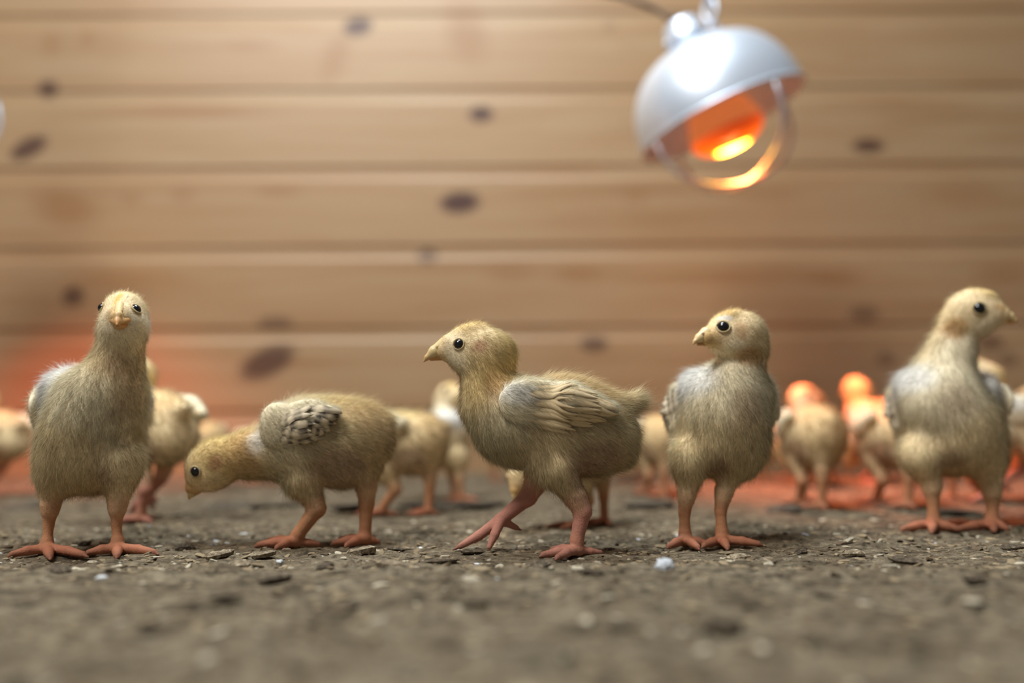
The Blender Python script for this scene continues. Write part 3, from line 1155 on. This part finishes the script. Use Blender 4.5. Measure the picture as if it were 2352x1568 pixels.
# --- chick pecking, facing left
def spec_pecker():
    G = 1249
    p = [
        E((752, 1015, 10), (140, 92, 100), -6, 30, CREAM, (1, .5, 0)),
        E((690, 1010, 0), (92, 84, 94), 25, 35, PALE, (.7, .8, 0), .9),
        E((815, 1000, 20), (86, 78, 84), -25, 35, TAN, (1, .5, 0), 1.1),
        E((760, 940, 15), (86, 52, 30), -6, 25, GOLD, (1, .1, 0), 1.1),
        E((868, 1000, 25), (34, 44, 54), 0, 25, CREAM, (.9, .5, 0), 1.2),
        R((850, 960, 25), (878, 965, 28), 34, 24, 25, TAN, (1, .1, 0), 1.3),
        E((790, 1070, 10), (72, 64, 48), 0, 30, CREAM, (.5, 1, 0)),
        R((652, 1035, -5), (570, 1045, -10), 66, 56, 35, CREAM, (1, .2, 0), .9),
        R((570, 1038, -10), (500, 1052, -12), 52, 50, 25, GOLD, (1, .0, 0), .8),
        E((486, 1062, -12), (56, 48, 50), 30, 22, GOLD, (.9, -.4, 0), .5),
        E((466, 1080, -12), (38, 40, 46), 20, 20, CREAM, (.7, -.6, 0), .38),
        E((500, 1088, -12), (46, 40, 34), 35, 20, CREAM, (.9, -.2, 0), .45),
        R((450, 1108, -12), (445, 1116, -12), 23, 18, 12, lin((214, 172, 108)), (0, -1, 0), .25),
        # forward leg
        E((690, 1085, -30), (50, 42, 62), 10, 22, CREAM, (.1, 1, 0), 1.1),
        R((700, 1100, -30), (722, 1152, -30), 44, 25, 16, CREAM, (.1, 1, 0), .8),
        R((722, 1152, -30), (728, 1166, -30), 23, 20, 8, LEG, (0, 1, 0), .06),
        R((728, 1166, -30), (684, 1226, -32), 18, 14, 8, LEG, (0, 1, 0), 0),
        # rear leg
        R((838, 1070, 10), (842, 1125, 5), 40, 24, 18, CREAM, (.1, 1, 0), .7),
        R((842, 1120, 5), (842, 1155, 4), 23, 17, 9, LEG, (0, 1, 0), .05),
        R((842, 1155, 4), (838, 1228, 0), 16, 13, 8, LEG, (0, 1, 0), 0),
    ]
    p += foot((684, 1226, -32), (678, -34), [(584, -40), (632, -88), (610, 40)], (738, -20), 10.5, 13.5, FOOT, (750, G))
    p += foot((838, 1228, 0), (838, -4), [(760, -15), (792, -60), (775, 45)], (872, 8), 10.5, 13, FOOT, (750, G))
    patches = [
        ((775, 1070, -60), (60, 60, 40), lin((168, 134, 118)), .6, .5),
        ((494, 1062, -58), (16, 14, 18), lin((190, 136, 100)), .5, .7),
        ((560, 1035, -50), (40, 50, 50), lin((214, 168, 98)), 1, .45),
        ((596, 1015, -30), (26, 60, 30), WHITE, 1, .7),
    ]
    wings = []
    for s in (-1, 1):
        d = 74 * s
        wp = [E((680, 972, d), (84, 24, 52), 28, 18, PALE, (1, .2, 0), .7), E((640, 970, d * .95), (46, 26, 52), 20, 18, PALE, (.8, .6, 0), .7),
              R((700, 975, d), (760, 948, d), 34, 16, 16, PALE, (1, -.2, 0), .7)]
        fe = feather_fan((640, 962, d * 1.3), (640, 1008, d * 1.3), (712, 932, d * 1.25), (720, 1012, d * 1.25), 8, 19, 1.1, 13)
        fe += feather_fan((690, 935, d * 1.3), (690, 995, d * 1.3), (790, 942, d * 1.1), (742, 1012, d * 1.2), 9, 19, 1.1, 14)
        wings.append(dict(prims=wp, feathers=fe, bar=True, fcol=lin((214, 198, 168)), patches=[]))
    return dict(origin=(750, G), prims=p, patches=patches, eyes=[(447, 1082, -58, 12.0), (447, 1082, 36, 12.0)],
                beak=beak((447, 1116, -12), (434, 1142, -12), 16, (458, 1122, -12), (441, 1138, -12), 9, drop=0), wings=wings, length=25)


# --- chick standing, facing the camera
def spec_front():
    G = 1268
    dn = (0, 1, .15)
    p = [
        E((214, 1010, 60), (112, 150, 122), 0, 40, CREAM, dn),
        E((222, 935, 0), (106, 92, 108), 0, 45, PALE, dn, .9),
        E((210, 1060, 20), (110, 95, 72), 0, 35, CREAM, (0, 1, -.1)),
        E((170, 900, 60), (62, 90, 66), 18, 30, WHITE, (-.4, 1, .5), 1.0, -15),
        E((292, 920, 60), (44, 80, 62), -10, 30, PALE, (.4, 1, .5), 1.0),
        R((165, 1000, 170), (150, 960, 245), 70, 24, 40, CREAM, (0, .2, 1), 1.3),
        R((280, 770, -10), (262, 880, 5), 53, 70, 40, CREAM, dn, .75),
        E((286, 722, -12), (52, 62, 58), 0, 25, CREAM, (0, -.4, 1), .5),
        E((284, 756, -28), (53, 50, 46), 0, 25, PALE, (0, .8, .6), .5),
        E((282, 735, -50), (42, 34, 40), 0, 20, PALE, (0, .1, 1), .38),
        R((274, 722, -72), (272, 726, -84), 22, 16, 12, lin((220, 186, 130)), (0, -.2, 1), .2),
        # thighs
        E((138, 1075, 0), (48, 58, 66), 8, 30, CREAM, dn, 1.05), E((278, 1070, 0), (46, 58, 64), -8, 30, CREAM, dn, 1.05),
        R((124, 1095, -4), (116, 1168, -8), 40, 21, 18, CREAM, dn, .45), R((277, 1090, -4), (270, 1165, -8), 36, 19, 18, CREAM, dn, .45),
        R((116, 1160, -8), (112, 1205, -6), 20, 10.5, 9, LEG, dn, 0), R((112, 1205, -6), (108, 1245, -12), 10, 11, 6, LEG, dn, 0),
        R((270, 1158, -8), (268, 1202, -6), 18, 10.5, 9, LEG, dn, 0), R((268, 1202, -6), (270, 1242, -12), 10, 11, 6, LEG, dn, 0),
    ]
    p += foot((108, 1245, -12), (108, -16), [(18, -62), (116, -105), (202, -72)], (92, 40), 11, 13, FOOT, (200, G))
    p += foot((270, 1242, -12), (270, -16), [(196, -40), (268, -95), (364, -42)], (292, 38), 11, 13, FOOT, (200, G))
    patches = [
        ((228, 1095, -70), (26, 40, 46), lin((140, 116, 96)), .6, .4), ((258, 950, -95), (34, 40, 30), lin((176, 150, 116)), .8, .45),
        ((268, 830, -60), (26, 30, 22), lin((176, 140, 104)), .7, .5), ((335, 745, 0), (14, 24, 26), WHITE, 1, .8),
        ((300, 900, -60), (40, 50, 70), lin((206, 166, 112)), 1, .4), ((275, 690, -50), (7, 30, 26), lin((226, 180, 80)), .4, .8),
        ((120, 1168, -8), (40, 40, 34), LEG, .4, .5), ((272, 1164, -8), (36, 40, 34), LEG, .4, .5),
    ]
    wings = []
    wp = [E((118, 935, 95), (26, 95, 66), 8, 18, PALE, (-.1, .3, 1), .9), R((112, 950, 130), (108, 990, 230), 34, 14, 15, PALE, (0, .3, 1), .9)]
    fe = feather_fan((94, 905, 40), (100, 975, 40), (86, 925, 160), (92, 985, 150), 6, 26, .9, 23)
    fe += feather_fan((90, 930, 100), (95, 985, 100), (92, 960, 215), (98, 1010, 200), 5, 26, .9, 24)
    wings.append(dict(prims=wp, feathers=fe, bar=True, fcol=lin((206, 192, 166)), patches=[]))
    wp = [E((308, 930, 105), (24, 95, 62), -6, 18, PALE, (.1, .3, 1), .9), R((305, 945, 140), (295, 985, 230), 32, 14, 15, PALE, (0, .3, 1), .9)]
    fe = feather_fan((338, 915, 70), (338, 975, 70), (336, 925, 180), (332, 990, 180), 5, 26, .6, 25)
    wings.append(dict(prims=wp, feathers=fe, fcol=lin((210, 196, 166)), patches=[]))
    return dict(nostrils=[(266, 714, -96), (283, 714, -96)], origin=(200, G), prims=p, patches=patches, eyes=[(238, 706, -48, 11.5), (313, 708, -52, 12.5)],
                beak=[('upper_beak', [R((275, 698, -70), (271, 722, -108), 9, 8, 6, BK), R((271, 722, -108), (269, 744, -124), 8, 2.5, 5, BKT),
                                        R((255, 731, -66), (267, 739, -114), 8, 4, 10, BKT), R((296, 733, -66), (270, 739, -114), 8, 4, 10, BKT), R((276, 722, -70), (270, 731, -104), 13, 6, 8, BK)]),
                          ('lower_beak', [R((277, 744, -64), (271, 746, -106), 14, 4, 5, BKT), R((256, 741, -62), (272, 746, -92), 6, 5, 6, BKT), R((298, 743, -62), (274, 746, -92), 6, 5, 6, BKT)])], wings=wings, length=25)


# --- chick facing the camera with its head turned to the left
def spec_turned():
    G = 1249
    dn = (0, 1, .15)
    p = [
        E((1652, 985, 60), (112, 150, 112), 0, 40, CREAM, dn),
        E((1668, 930, 0), (98, 90, 96), 0, 45, PALE, dn, .9),
        E((1655, 1030, 20), (104, 92, 60), 0, 35, CREAM, (0, 1, -.1)),
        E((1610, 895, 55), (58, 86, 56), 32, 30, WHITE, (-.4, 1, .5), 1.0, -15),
        E((1742, 900, 60), (34, 80, 50), 0, 30, PALE, (.4, 1, .5), 1.0),
        R((1615, 990, 170), (1600, 950, 240), 68, 24, 40, CREAM, (0, .2, 1), 1.3),
        R((1706, 806, 2), (1690, 885, 8), 53, 72, 35, PALE, dn, .7),
        E((1702, 766, -12), (60, 58, 58), 0, 25, CREAM, (1, .1, .2), .5),
        E((1728, 800, 0), (34, 44, 46), 0, 25, GOLD, (.5, 1, .3), .7),
        E((1660, 768, -24), (45, 44, 42), 0, 20, CREAM, (1, .1, .2), .38),
        E((1676, 794, -20), (44, 44, 30), -20, 20, PALE, (1, .5, .1), .45),
        R((1632, 772, -40), (1622, 774, -46), 25, 20, 12, lin((222, 186, 126)), (1, 0, 0), .22),
        E((1668, 728, -20), (36, 36, 18), 20, 18, lin((222, 188, 118)), (1, -.2, 0), .45),
        E((1580, 1055, 0), (44, 56, 56), 5, 30, CREAM, dn, 1.05), E((1695, 1050, 0), (50, 56, 54), -8, 30, CREAM, dn, 1.05),
        R((1584, 1075, -2), (1577, 1140, -6), 40, 22, 18, CREAM, dn, .6), R((1680, 1065, -2), (1662, 1135, -6), 38, 21, 18, CREAM, dn, .55),
        R((1577, 1136, -6), (1572, 1175, -4), 20, 13, 9, LEG, dn, 0), R((1572, 1175, -4), (1573, 1224, -10), 12, 12.5, 6, LEG, dn, 0),
        R((1662, 1130, -6), (1655, 1172, -4), 20, 13, 9, LEG, dn, 0), R((1655, 1172, -4), (1658, 1222, -10), 12, 13, 6, LEG, dn, 0),
    ]
    p += foot((1573, 1224, -10), (1574, -14), [(1532, -70), (1606, -88), (1632, -40)], (1568, 40), 10.5, 13, FOOT, (1640, G))
    p += foot((1658, 1222, -10), (1658, -14), [(1612, -60), (1672, -92), (1752, -36)], (1640, 38), 10.5, 13, FOOT, (1640, G))
    patches = [
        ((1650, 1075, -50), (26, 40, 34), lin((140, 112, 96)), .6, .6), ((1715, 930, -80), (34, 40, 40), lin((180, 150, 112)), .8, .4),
        ((1718, 815, -40), (34, 40, 22), lin((196, 148, 84)), 1, .7), ((1702, 758, -62), (14, 16, 20), lin((204, 160, 112)), .7, .6),
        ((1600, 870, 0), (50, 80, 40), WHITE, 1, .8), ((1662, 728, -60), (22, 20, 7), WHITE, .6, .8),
    ]
    wings = []
    wp = [E((1562, 930, 95), (26, 92, 62), 10, 18, PALE, (-.1, .3, 1), .9), R((1556, 945, 130), (1552, 985, 225), 33, 14, 15, PALE, (0, .3, 1), .9)]
    fe = feather_fan((1548, 895, 20), (1552, 965, 20), (1528, 920, 140), (1536, 985, 130), 6, 26, .8, 33)
    fe += feather_fan((1535, 925, 80), (1540, 975, 80), (1534, 955, 200), (1542, 1000, 180), 5, 26, .9, 34)
    wings.append(dict(prims=wp, feathers=fe, bar=True, fcol=lin((222, 210, 184)), patches=[]))
    wp = [E((1755, 925, 95), (22, 92, 58), -4, 18, PALE, (.1, .3, 1), .9), R((1757, 945, 130), (1740, 985, 225), 30, 14, 15, PALE, (0, .3, 1), .9)]
    fe = feather_fan((1778, 910, 60), (1778, 965, 60), (1778, 930, 170), (1770, 985, 170), 5, 26, .6, 35)
    wings.append(dict(prims=wp, feathers=fe, fcol=lin((210, 196, 166)), patches=[]))
    return dict(nostrils=[(1615, 766, -62)], origin=(1640, G), prims=p, patches=patches, eyes=[(1662, 743, -72, 14.5), (1640, 745, 40, 14.0)],
                beak=beak((1622, 766, -46), (1592, 786, -64), 17, (1632, 784, -42), (1604, 789, -56), 11, drop=2), wings=wings, length=25)


# --- chick facing the camera with a stretched neck, looking right
def spec_alert():
    G = 1213
    dn = (0, 1, .15)
    p = [
        E((2178, 985, 60), (112, 150, 108), 0, 40, CREAM, dn),
        E((2165, 925, 0), (98, 90, 92), 0, 45, PALE, dn, .9),
        E((2190, 1025, 20), (104, 92, 62), 0, 35, CREAM, (0, 1, -.1)),
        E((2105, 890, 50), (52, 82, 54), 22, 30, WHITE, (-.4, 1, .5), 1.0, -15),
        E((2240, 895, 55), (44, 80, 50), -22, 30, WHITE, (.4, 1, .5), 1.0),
        R((2200, 990, 170), (2215, 950, 240), 68, 24, 40, CREAM, (0, .2, 1), 1.3),
        R((2208, 760, 0), (2172, 865, 5), 43, 66, 35, PALE, dn, .8),
        R((2180, 740, 6), (2150, 830, 12), 26, 42, 30, CREAM, (-.5, 1, .4), 1.1),
        E((2228, 714, -10), (56, 52, 54), 0, 25, CREAM, (-1, .1, .2), .5),
        E((2200, 742, 2), (34, 40, 42), 0, 25, GOLD, (-.5, 1, .3), .7),
        E((2266, 718, -18), (44, 40, 40), 0, 20, CREAM, (-1, .1, .2), .38),
        E((2252, 742, -16), (42, 38, 28), 25, 20, PALE, (-1, .5, .1), .45),
        R((2292, 722, -30), (2302, 724, -33), 23, 18, 12, lin((222, 186, 126)), (-1, 0, 0), .22),
        E((2256, 680, -16), (36, 34, 18), -12, 18, lin((222, 190, 118)), (-1, -.2, 0), .45),
        E((2110, 1045, 0), (46, 54, 52), 14, 30, CREAM, dn, 1.05), E((2258, 1045, 0), (46, 54, 54), -4, 30, CREAM, dn, 1.05),
        R((2120, 1055, -2), (2140, 1115, -6), 36, 20, 18, CREAM, dn, .6), R((2268, 1060, -2), (2277, 1125, -6), 36, 20, 18, CREAM, dn, .6),
        R((2140, 1112, -6), (2143, 1150, -4), 19, 13, 9, LEG, dn, 0), R((2143, 1150, -4), (2144, 1190, -10), 12, 12.5, 6, LEG, dn, 0),
        R((2277, 1120, -6), (2280, 1155, -4), 19, 13, 9, LEG, dn, 0), R((2280, 1155, -4), (2278, 1188, -10), 12, 13, 6, LEG, dn, 0),
    ]
    p += foot((2144, 1190, -10), (2144, -14), [(2066, -50), (2140, -92), (2204, -46)], (2130, 38), 10.5, 13, FOOT, (2190, G))
    p += foot((2278, 1188, -10), (2278, -14), [(2196, -46), (2284, -80), (2316, -50)], (2262, 40), 10.5, 13, FOOT, (2190, G))
    patches = [
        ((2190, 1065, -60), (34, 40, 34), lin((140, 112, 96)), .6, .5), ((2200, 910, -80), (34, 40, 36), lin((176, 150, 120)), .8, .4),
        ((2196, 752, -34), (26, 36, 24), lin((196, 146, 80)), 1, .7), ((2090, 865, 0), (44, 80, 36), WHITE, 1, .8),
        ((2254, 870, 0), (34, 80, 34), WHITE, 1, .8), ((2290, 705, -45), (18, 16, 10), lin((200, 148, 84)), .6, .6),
    ]
    wings = []
    wp = [E((2076, 925, 95), (24, 92, 60), 8, 18, PALE, (-.1, .3, 1), .9), R((2074, 945, 130), (2080, 985, 225), 32, 14, 15, PALE, (0, .3, 1), .9)]
    fe = feather_fan((2056, 900, 40), (2060, 965, 40), (2050, 920, 150), (2058, 985, 150), 5, 26, .7, 43)
    wings.append(dict(prims=wp, feathers=fe, bar=True, fcol=lin((222, 210, 184)), patches=[]))
    wp = [E((2276, 925, 95), (24, 92, 60), -8, 18, PALE, (.1, .3, 1), .9), R((2276, 945, 130), (2270, 985, 225), 32, 14, 15, PALE, (0, .3, 1), .9)]
    fe = feather_fan((2292, 895, 20), (2294, 955, 20), (2300, 915, 140), (2300, 985, 140), 5, 26, .9, 45)
    wings.append(dict(prims=wp, feathers=fe, bar=True, fcol=lin((216, 202, 172)), patches=[]))
    return dict(origin=(2190, G), prims=p, patches=patches, eyes=[(2253, 705, -66, 14.0), (2268, 705, 40, 13.0)],
                beak=beak((2300, 718, -33), (2336, 736, -44), 16, (2296, 732, -30), (2326, 739, -40), 10, drop=2), wings=wings, length=25)


GRP = 'young chicks on the litter floor'
SP = dict(walker=spec_walker(), pecker=spec_pecker(), front=spec_front(), turned=spec_turned(), alert=spec_alert())
for key, hh, nb, label in (
        ('front', 3.2, 100000, 'yellow chick at the far left standing face on and looking into the camera'),
        ('pecker', 3.4, 72000, 'chick with barred grey wing bending to peck, second in the front row'),
        ('walker', 3.2, 112000, 'chick seen from its side striding left in the middle of the front row'),
        ('turned', 3.4, 80000, 'chick standing below the lamp with its body to the camera and head turned left'),
        ('alert', 3.8, 50000, 'long necked chick at the right edge looking to the right')):
    o = build_chick(SP[key], hh, nb, True, len(key) * 7 + 3)
    tag(o, label, 'chick', GRP)


# ------------------------------------------------------------------ chicks behind: copies of plainer chicks
def copy_tree(o, parent=None):
    c = o.copy()
    col.objects.link(c)
    c.parent = parent
    for ch in o.children:
        copy_tree(ch, c)
    return c


S0 = 0.452 / FPX
PROTO = {}
USED = {}
for key in ('walker', 'pecker', 'turned'):
    PROTO[key] = build_chick(SP[key], 5.5, 9000, False, 91, S0, 1.0)
    USED[key] = False


def far_chick(kind, u, vfoot, turn, scale, label, flip=False, Y=None):
    g = ground_hit(u, vfoot)
    if Y is not None:
        p = unproject(u, vfoot, Y)
        g = Vector((p.x, Y, 0))
    if not USED[kind]:
        o = PROTO[kind]
        USED[kind] = True
    else:
        o = copy_tree(PROTO[kind])
    o.location = (g.x, g.y, float(ground_z(g.x, g.y)) * .5)
    o.rotation_euler = (0, 0, math.radians(turn))
    o.scale = (-scale if flip else scale, scale, scale)
    tag(o, label, 'chick', GRP)
    return o


far_chick('walker', 350, 1196, -42, 1.05, 'chick half hidden behind the chick that looks into the camera')
far_chick('pecker', 925, 1178, -10, 1.08, 'chick pecking behind the barred wing chick, its pale back showing at right')
far_chick('pecker', 1345, 1204, 38, .92, 'chick pecking behind the striding chick, its eye showing below the breast')
far_chick('turned', 1040, 1146, 120, .93, 'blurred chick whose golden head shows behind the breast of the striding chick')
far_chick('pecker', 1512, 1136, -85, 1.05, 'blurred chick in the gap between the striding chick and the head turned chick')
far_chick('pecker', 1872, 1162, -96, 1.12, 'blurred plump chick with its rump to the camera, left of the long necked chick')
far_chick('pecker', 2056, 1159, -88, 1.12, 'blurred chick beside the left leg of the long necked chick')
far_chick('turned', 1885, 1116, 165, .95, 'red lit chick standing behind the plump chick under the lamp')
far_chick('walker', 2030, 1112, -80, 1.08, 'red lit chick farther back, just left of the long necked chick')
far_chick('pecker', 2235, 1146, 178, .9, 'dark blurred chick behind the legs of the long necked chick')
far_chick('walker', 2400, 1160, -20, 1.05, 'blurred chick cut off by the right edge of the picture')
far_chick('turned', 1440, 1104, 190, .92, 'pinkish lit chick behind the tail of the striding chick')
far_chick('walker', -10, 1140, -30, .98, 'blurred chick cut off by the left edge of the picture')
far_chick('pecker', 470, 1124, -70, 1.02, 'blurred chick between the far left chick and the pecking chick')
far_chick('pecker', 610, 1108, 30, .95, 'red lit chick far behind the neck of the pecking chick')
far_chick('pecker', 1165, 1106, 160, .95, 'red lit chick low behind the legs of the striding chick')
far_chick('pecker', 1735, 1108, 150, 1.0, 'red lit chick behind the head turned chick')
far_chick('walker', 2330, 1098, 200, .98, 'red lit chick in the back row near the right edge')


# ------------------------------------------------------------------ litter: flakes, clods, crumbs
def flake_geo(rs, n=9, thick=.35):
    """an irregular slab of dried litter: top and bottom rings with broken edges"""
    rad = [rs.uniform(.6, 1.1) for _ in range(n)]
    v, f = [], []
    lev = [(-.5, .88), (.15, 1.0), (.5, .72)]
    for z, k in lev:
        for i in range(n):
            a = 2 * math.pi * i / n
            v.append((rad[i] * k * math.cos(a) * rs.uniform(.94, 1.06), rad[i] * k * math.sin(a) * rs.uniform(.94, 1.06), thick * (z + rs.uniform(-.16, .16))))
    for j in range(2):
        for i in range(n):
            f.append((j * n + i, j * n + (i + 1) % n, (j + 1) * n + (i + 1) % n, (j + 1) * n + i))
    v.append((rs.uniform(-.2, .2), rs.uniform(-.2, .2), thick * rs.uniform(.45, .8)))
    for i in range(n):
        f.append((2 * n + i, 2 * n + (i + 1) % n, 3 * n))
    f.append(tuple(range(n))[::-1])
    return v, f


def make_litter_mat(name, c0, c1):
    m, nt, b = principled(name, c0, 0.9, 0, .2)
    tc = N(nt, 'NewGeometry').outputs['Position']
    n1 = noise_n(nt, tc, 420, 4, .7)
    oi = N(nt, 'ObjectInfo')
    c = ramp_n(nt, n1, [(.32, tuple(x * .45 for x in c0)), (.5, c0), (.68, c1)])
    nt.links.new(c, b.inputs['Base Color'])
    bp = N(nt, 'Bump')
    bp.inputs['Strength'].default_value = .8
    bp.inputs['Distance'].default_value = .001
    nt.links.new(n1, bp.inputs['Height'])
    nt.links.new(bp.outputs[0], b.inputs['Normal'])
    return m


M_FLK = make_litter_mat('dark_dried_flake', lin((78, 68, 56)), lin((128, 115, 95)))
M_CRUST = make_litter_mat('dark_crust', lin((84, 76, 66)), lin((120, 110, 96)))
M_CLOD = make_litter_mat('grey_brown_clod', lin((126, 112, 92)), lin((186, 172, 146)))
M_WHITE = make_litter_mat('pale_pebble', lin((200, 204, 210)), lin((232, 236, 242)))
rs = random.Random(5)
FM = []
for i in range(8):
    v, f = flake_geo(rs, rs.choice((8, 9, 10, 11)), rs.uniform(.30, .5))
    FM.append((v, f))


def litter(u, v, wpx, hpx, mat, name, label, group=None, tilt=0, cat='litter flake', mi=None):
    g = ground_hit(u, v)
    # the crest in front of the chicks hides the ground straight behind it
    for _ in range(6):
        d = CAM_M.to_3x3() @ Vector(((u - W / 2) / FPX, (H / 2 - v) / FPX, -1.0))
        zz = float(ground_z(g.x, g.y))
        t = (zz - CAM_H) / d.z
        g = Vector((d.x * t, d.y * t, zz))
    s = g.y / FPX
    v_, f_ = FM[rs.randrange(8) if mi is None else mi]
    hz = hpx * s
    me = mesh_py(name, [(x * wpx * .5 * s, y * wpx * .36 * s, z / .4 * hz * .5) for x, y, z in v_], f_, False)
    o = link(name, me, None, mat, (g.x, g.y, g.z + hz * .18))
    o.rotation_euler = (math.radians(rs.uniform(-8, 8)), math.radians(tilt + rs.uniform(-5, 5)), rs.uniform(-.5, .5))
    tag(o, label, cat, group)
    return o


litter(832, 1272, 88, 34, M_CLOD, 'litter_clod', 'rough grey clod of dried litter in front of the pecking chick', None, -14, 'clod', 1)
litter(425, 1262, 48, 24, M_FLK, 'litter_clod', 'dark double clod right of the far left chick', None, 0, 'clod', 2)
litter(136, 1312, 74, 22, M_FLK, 'litter_flake', 'dark flat flake below the foot of the far left chick', None, 0, 'litter flake', 3)
litter(1526, 1308, 46, 44, M_WHITE, 'pebble', 'bluish white pebble on the floor below the lamp', None, 0, 'pebble', 0)
litter(1660, 1452, 110, 60, M_FLK, 'litter_clod', 'large blurred dark clod in the right foreground', None, -10, 'clod', 4)
litter(920, 1264, 62, 14, M_FLK, 'litter_flake', 'thin dark flake between the pecking and the striding chick', None, 4, 'litter flake', 5)
litter(1092, 1268, 70, 16, M_FLK, 'litter_flake', 'dark flake below the raised foot of the striding chick', None, 3, 'litter flake', 6)
litter(1838, 1270, 44, 18, M_FLK, 'litter_flake', 'dark flake right of the feet of the head turned chick', None, -10, 'litter flake', 7)
litter(1960, 1272, 56, 18, M_CLOD, 'litter_clod', 'grey clod on the floor below the long necked chick', None, -8, 'clod', 2)
litter(505, 1276, 70, 22, M_CLOD, 'litter_clod', 'lumpy clod left of the pecking chick feet', None, -6, 'clod', 3)
litter(600, 1276, 96, 18, M_CLOD, 'litter_clod', 'long low clod under the forward foot of the pecking chick', None, -10, 'clod', 4)
litter(190, 1250, 44, 18, M_FLK, 'litter_flake', 'dark flake between the feet of the far left chick', None, 0, 'litter flake', 1)
litter(1010, 1292, 96, 18, M_FLK, 'litter_flake', 'long dark flake on the crest before the striding chick', None, -4, 'litter flake', 5)
litter(1235, 1302, 96, 24, M_FLK, 'litter_flake', 'tilted dark flake below the planted foot of the striding chick', None, -14, 'litter flake', 6)
litter(1355, 1318, 70, 22, M_FLK, 'litter_flake', 'blurred dark flake left of the white pebble', None, 3, 'litter flake', 7)
GL = 'dark flakes scattered over the near floor'
rs2 = random.Random(17)
FL = [(555, 1300, 'dark flake on the crest below the neck of the pecking chick'),
      (632, 1332, 'small blurred dark flake below the forward foot of the pecking chick'),
      (745, 1305, 'dark flake below the belly of the pecking chick'),
      (895, 1298, 'dark flake on the crest right of the rough grey clod'),
      (1095, 1392, 'blurred flake low in the middle of the foreground'),
      (515, 1372, 'wide blurred flake in the left foreground below the pecking chick head'),
      (1430, 1440, 'blurred flake left of the large dark clod in the foreground'),
      (1905, 1372, 'blurred flake in the right foreground below the gap beside the long necked chick'),
      (2240, 1335, 'blurred flake in the right foreground below the long necked chick'),
      (1790, 1330, 'blurred flake right of the white pebble, nearer the camera'),
      (340, 1440, 'very blurred flake at the lower left of the foreground'),
      (1700, 1282, 'flake just below the right foot of the head turned chick'),
      (2330, 1262, 'flake at the right edge below the long necked chick'),
      (800, 1400, 'blurred flake in the foreground below the rear foot of the pecking chick'),
      (60, 1390, 'blurred flake in the lower left corner'),
      (2090, 1290, 'flake on the crest left below the long necked chick')]
for (u, v, lb) in FL:
    litter(u, v, rs2.uniform(44, 92), rs2.uniform(16, 28), M_FLK if rs2.random() < .75 else M_CLOD, 'litter_flake', lb, GL, rs2.uniform(-8, 8))
GF = 'dark crust edges behind the front row'
for (u, v, w_, lb) in [(520, 1166, 130, 'flat dark crust piece below the beak of the pecking chick'), (640, 1164, 120, 'flat dark crust piece behind the breast of the pecking chick'),
                       (985, 1164, 130, 'flat dark crust piece right of the pecking chick rump'), (1085, 1162, 150, 'long dark crust piece left of the raised leg of the striding chick'),
                       (800, 1167, 80, 'dark crust piece between the legs of the pecking chick'), (1490, 1162, 130, 'dark crust piece left of the head turned chick legs'),
                       (1800, 1172, 80, 'dark crust piece at the feet of the plump blurred chick'), (60, 1168, 100, 'dark crust piece left of the far left chick leg'), (2200, 1182, 110, 'dark crust piece between the legs of the long necked chick')]:
    litter(u, v, w_ * 1.15, 22, M_CRUST, 'litter_flake', lb, GF)


def crumbs():
    rs = np.random.RandomState(3)
    V, F, C = [], [], []
    n = 7000
    base = 0
    for i in range(n):
        r = rs.rand()
        y = 0.16 + 0.9 * r ** 1.2 if i % 2 else rs.uniform(.40, .60)
        x = rs.uniform(-1, 1) * (0.72 * y + .05)
        z = float(0)
        sz = min(rs.gamma(2.0, 0.0007) + .0005, .0045)
        v, f = FM[rs.randint(8)]
        A = np.array(v)[:, :3] * (sz, sz * rs.uniform(.5, 1), sz * rs.uniform(.5, 1.1))
        a = rs.uniform(0, 6.28)
        tx = rs.normal(0, .25)
        ca, sa = math.cos(a), math.sin(a)
        A[:, 2] += A[:, 0] * tx
        A = np.stack([A[:, 0] * ca - A[:, 1] * sa + x, A[:, 0] * sa + A[:, 1] * ca + y, A[:, 2]], 1)
        V.append(A)
        g = rs.rand() * (.96 if y < .36 else 1)
        c = np.array(lin((104, 90, 72))) if g < .35 else np.array(lin((148, 132, 106))) if g < .85 else np.array(lin((190, 180, 158))) if g < .985 else np.array(lin((214, 218, 222)))
        C.append(np.tile(c * rs.uniform(.75, 1.15), (len(A), 1)))
        for q in f:
            if len(q) == 4:
                F += [(base + q[0], base + q[1], base + q[2]), (base + q[0], base + q[2], base + q[3])]
            elif len(q) == 3:
                F.append(tuple(base + k for k in q))
        base += len(A)
    cen = np.array([a.mean(0) for a in V])
    gz = ground_z(cen[:, 0], cen[:, 1])
    V = np.concatenate([a + (0, 0, g) for a, g in zip(V, gz)])
    me = mesh_np('litter_crumbs', V, np.array(F), False, np.concatenate(C))
    o = link('litter_crumbs', me, FLOOR, make_vcol('litter_crumb', .9, .2, .6, 600))
    tag(o, kind='stuff')


crumbs()
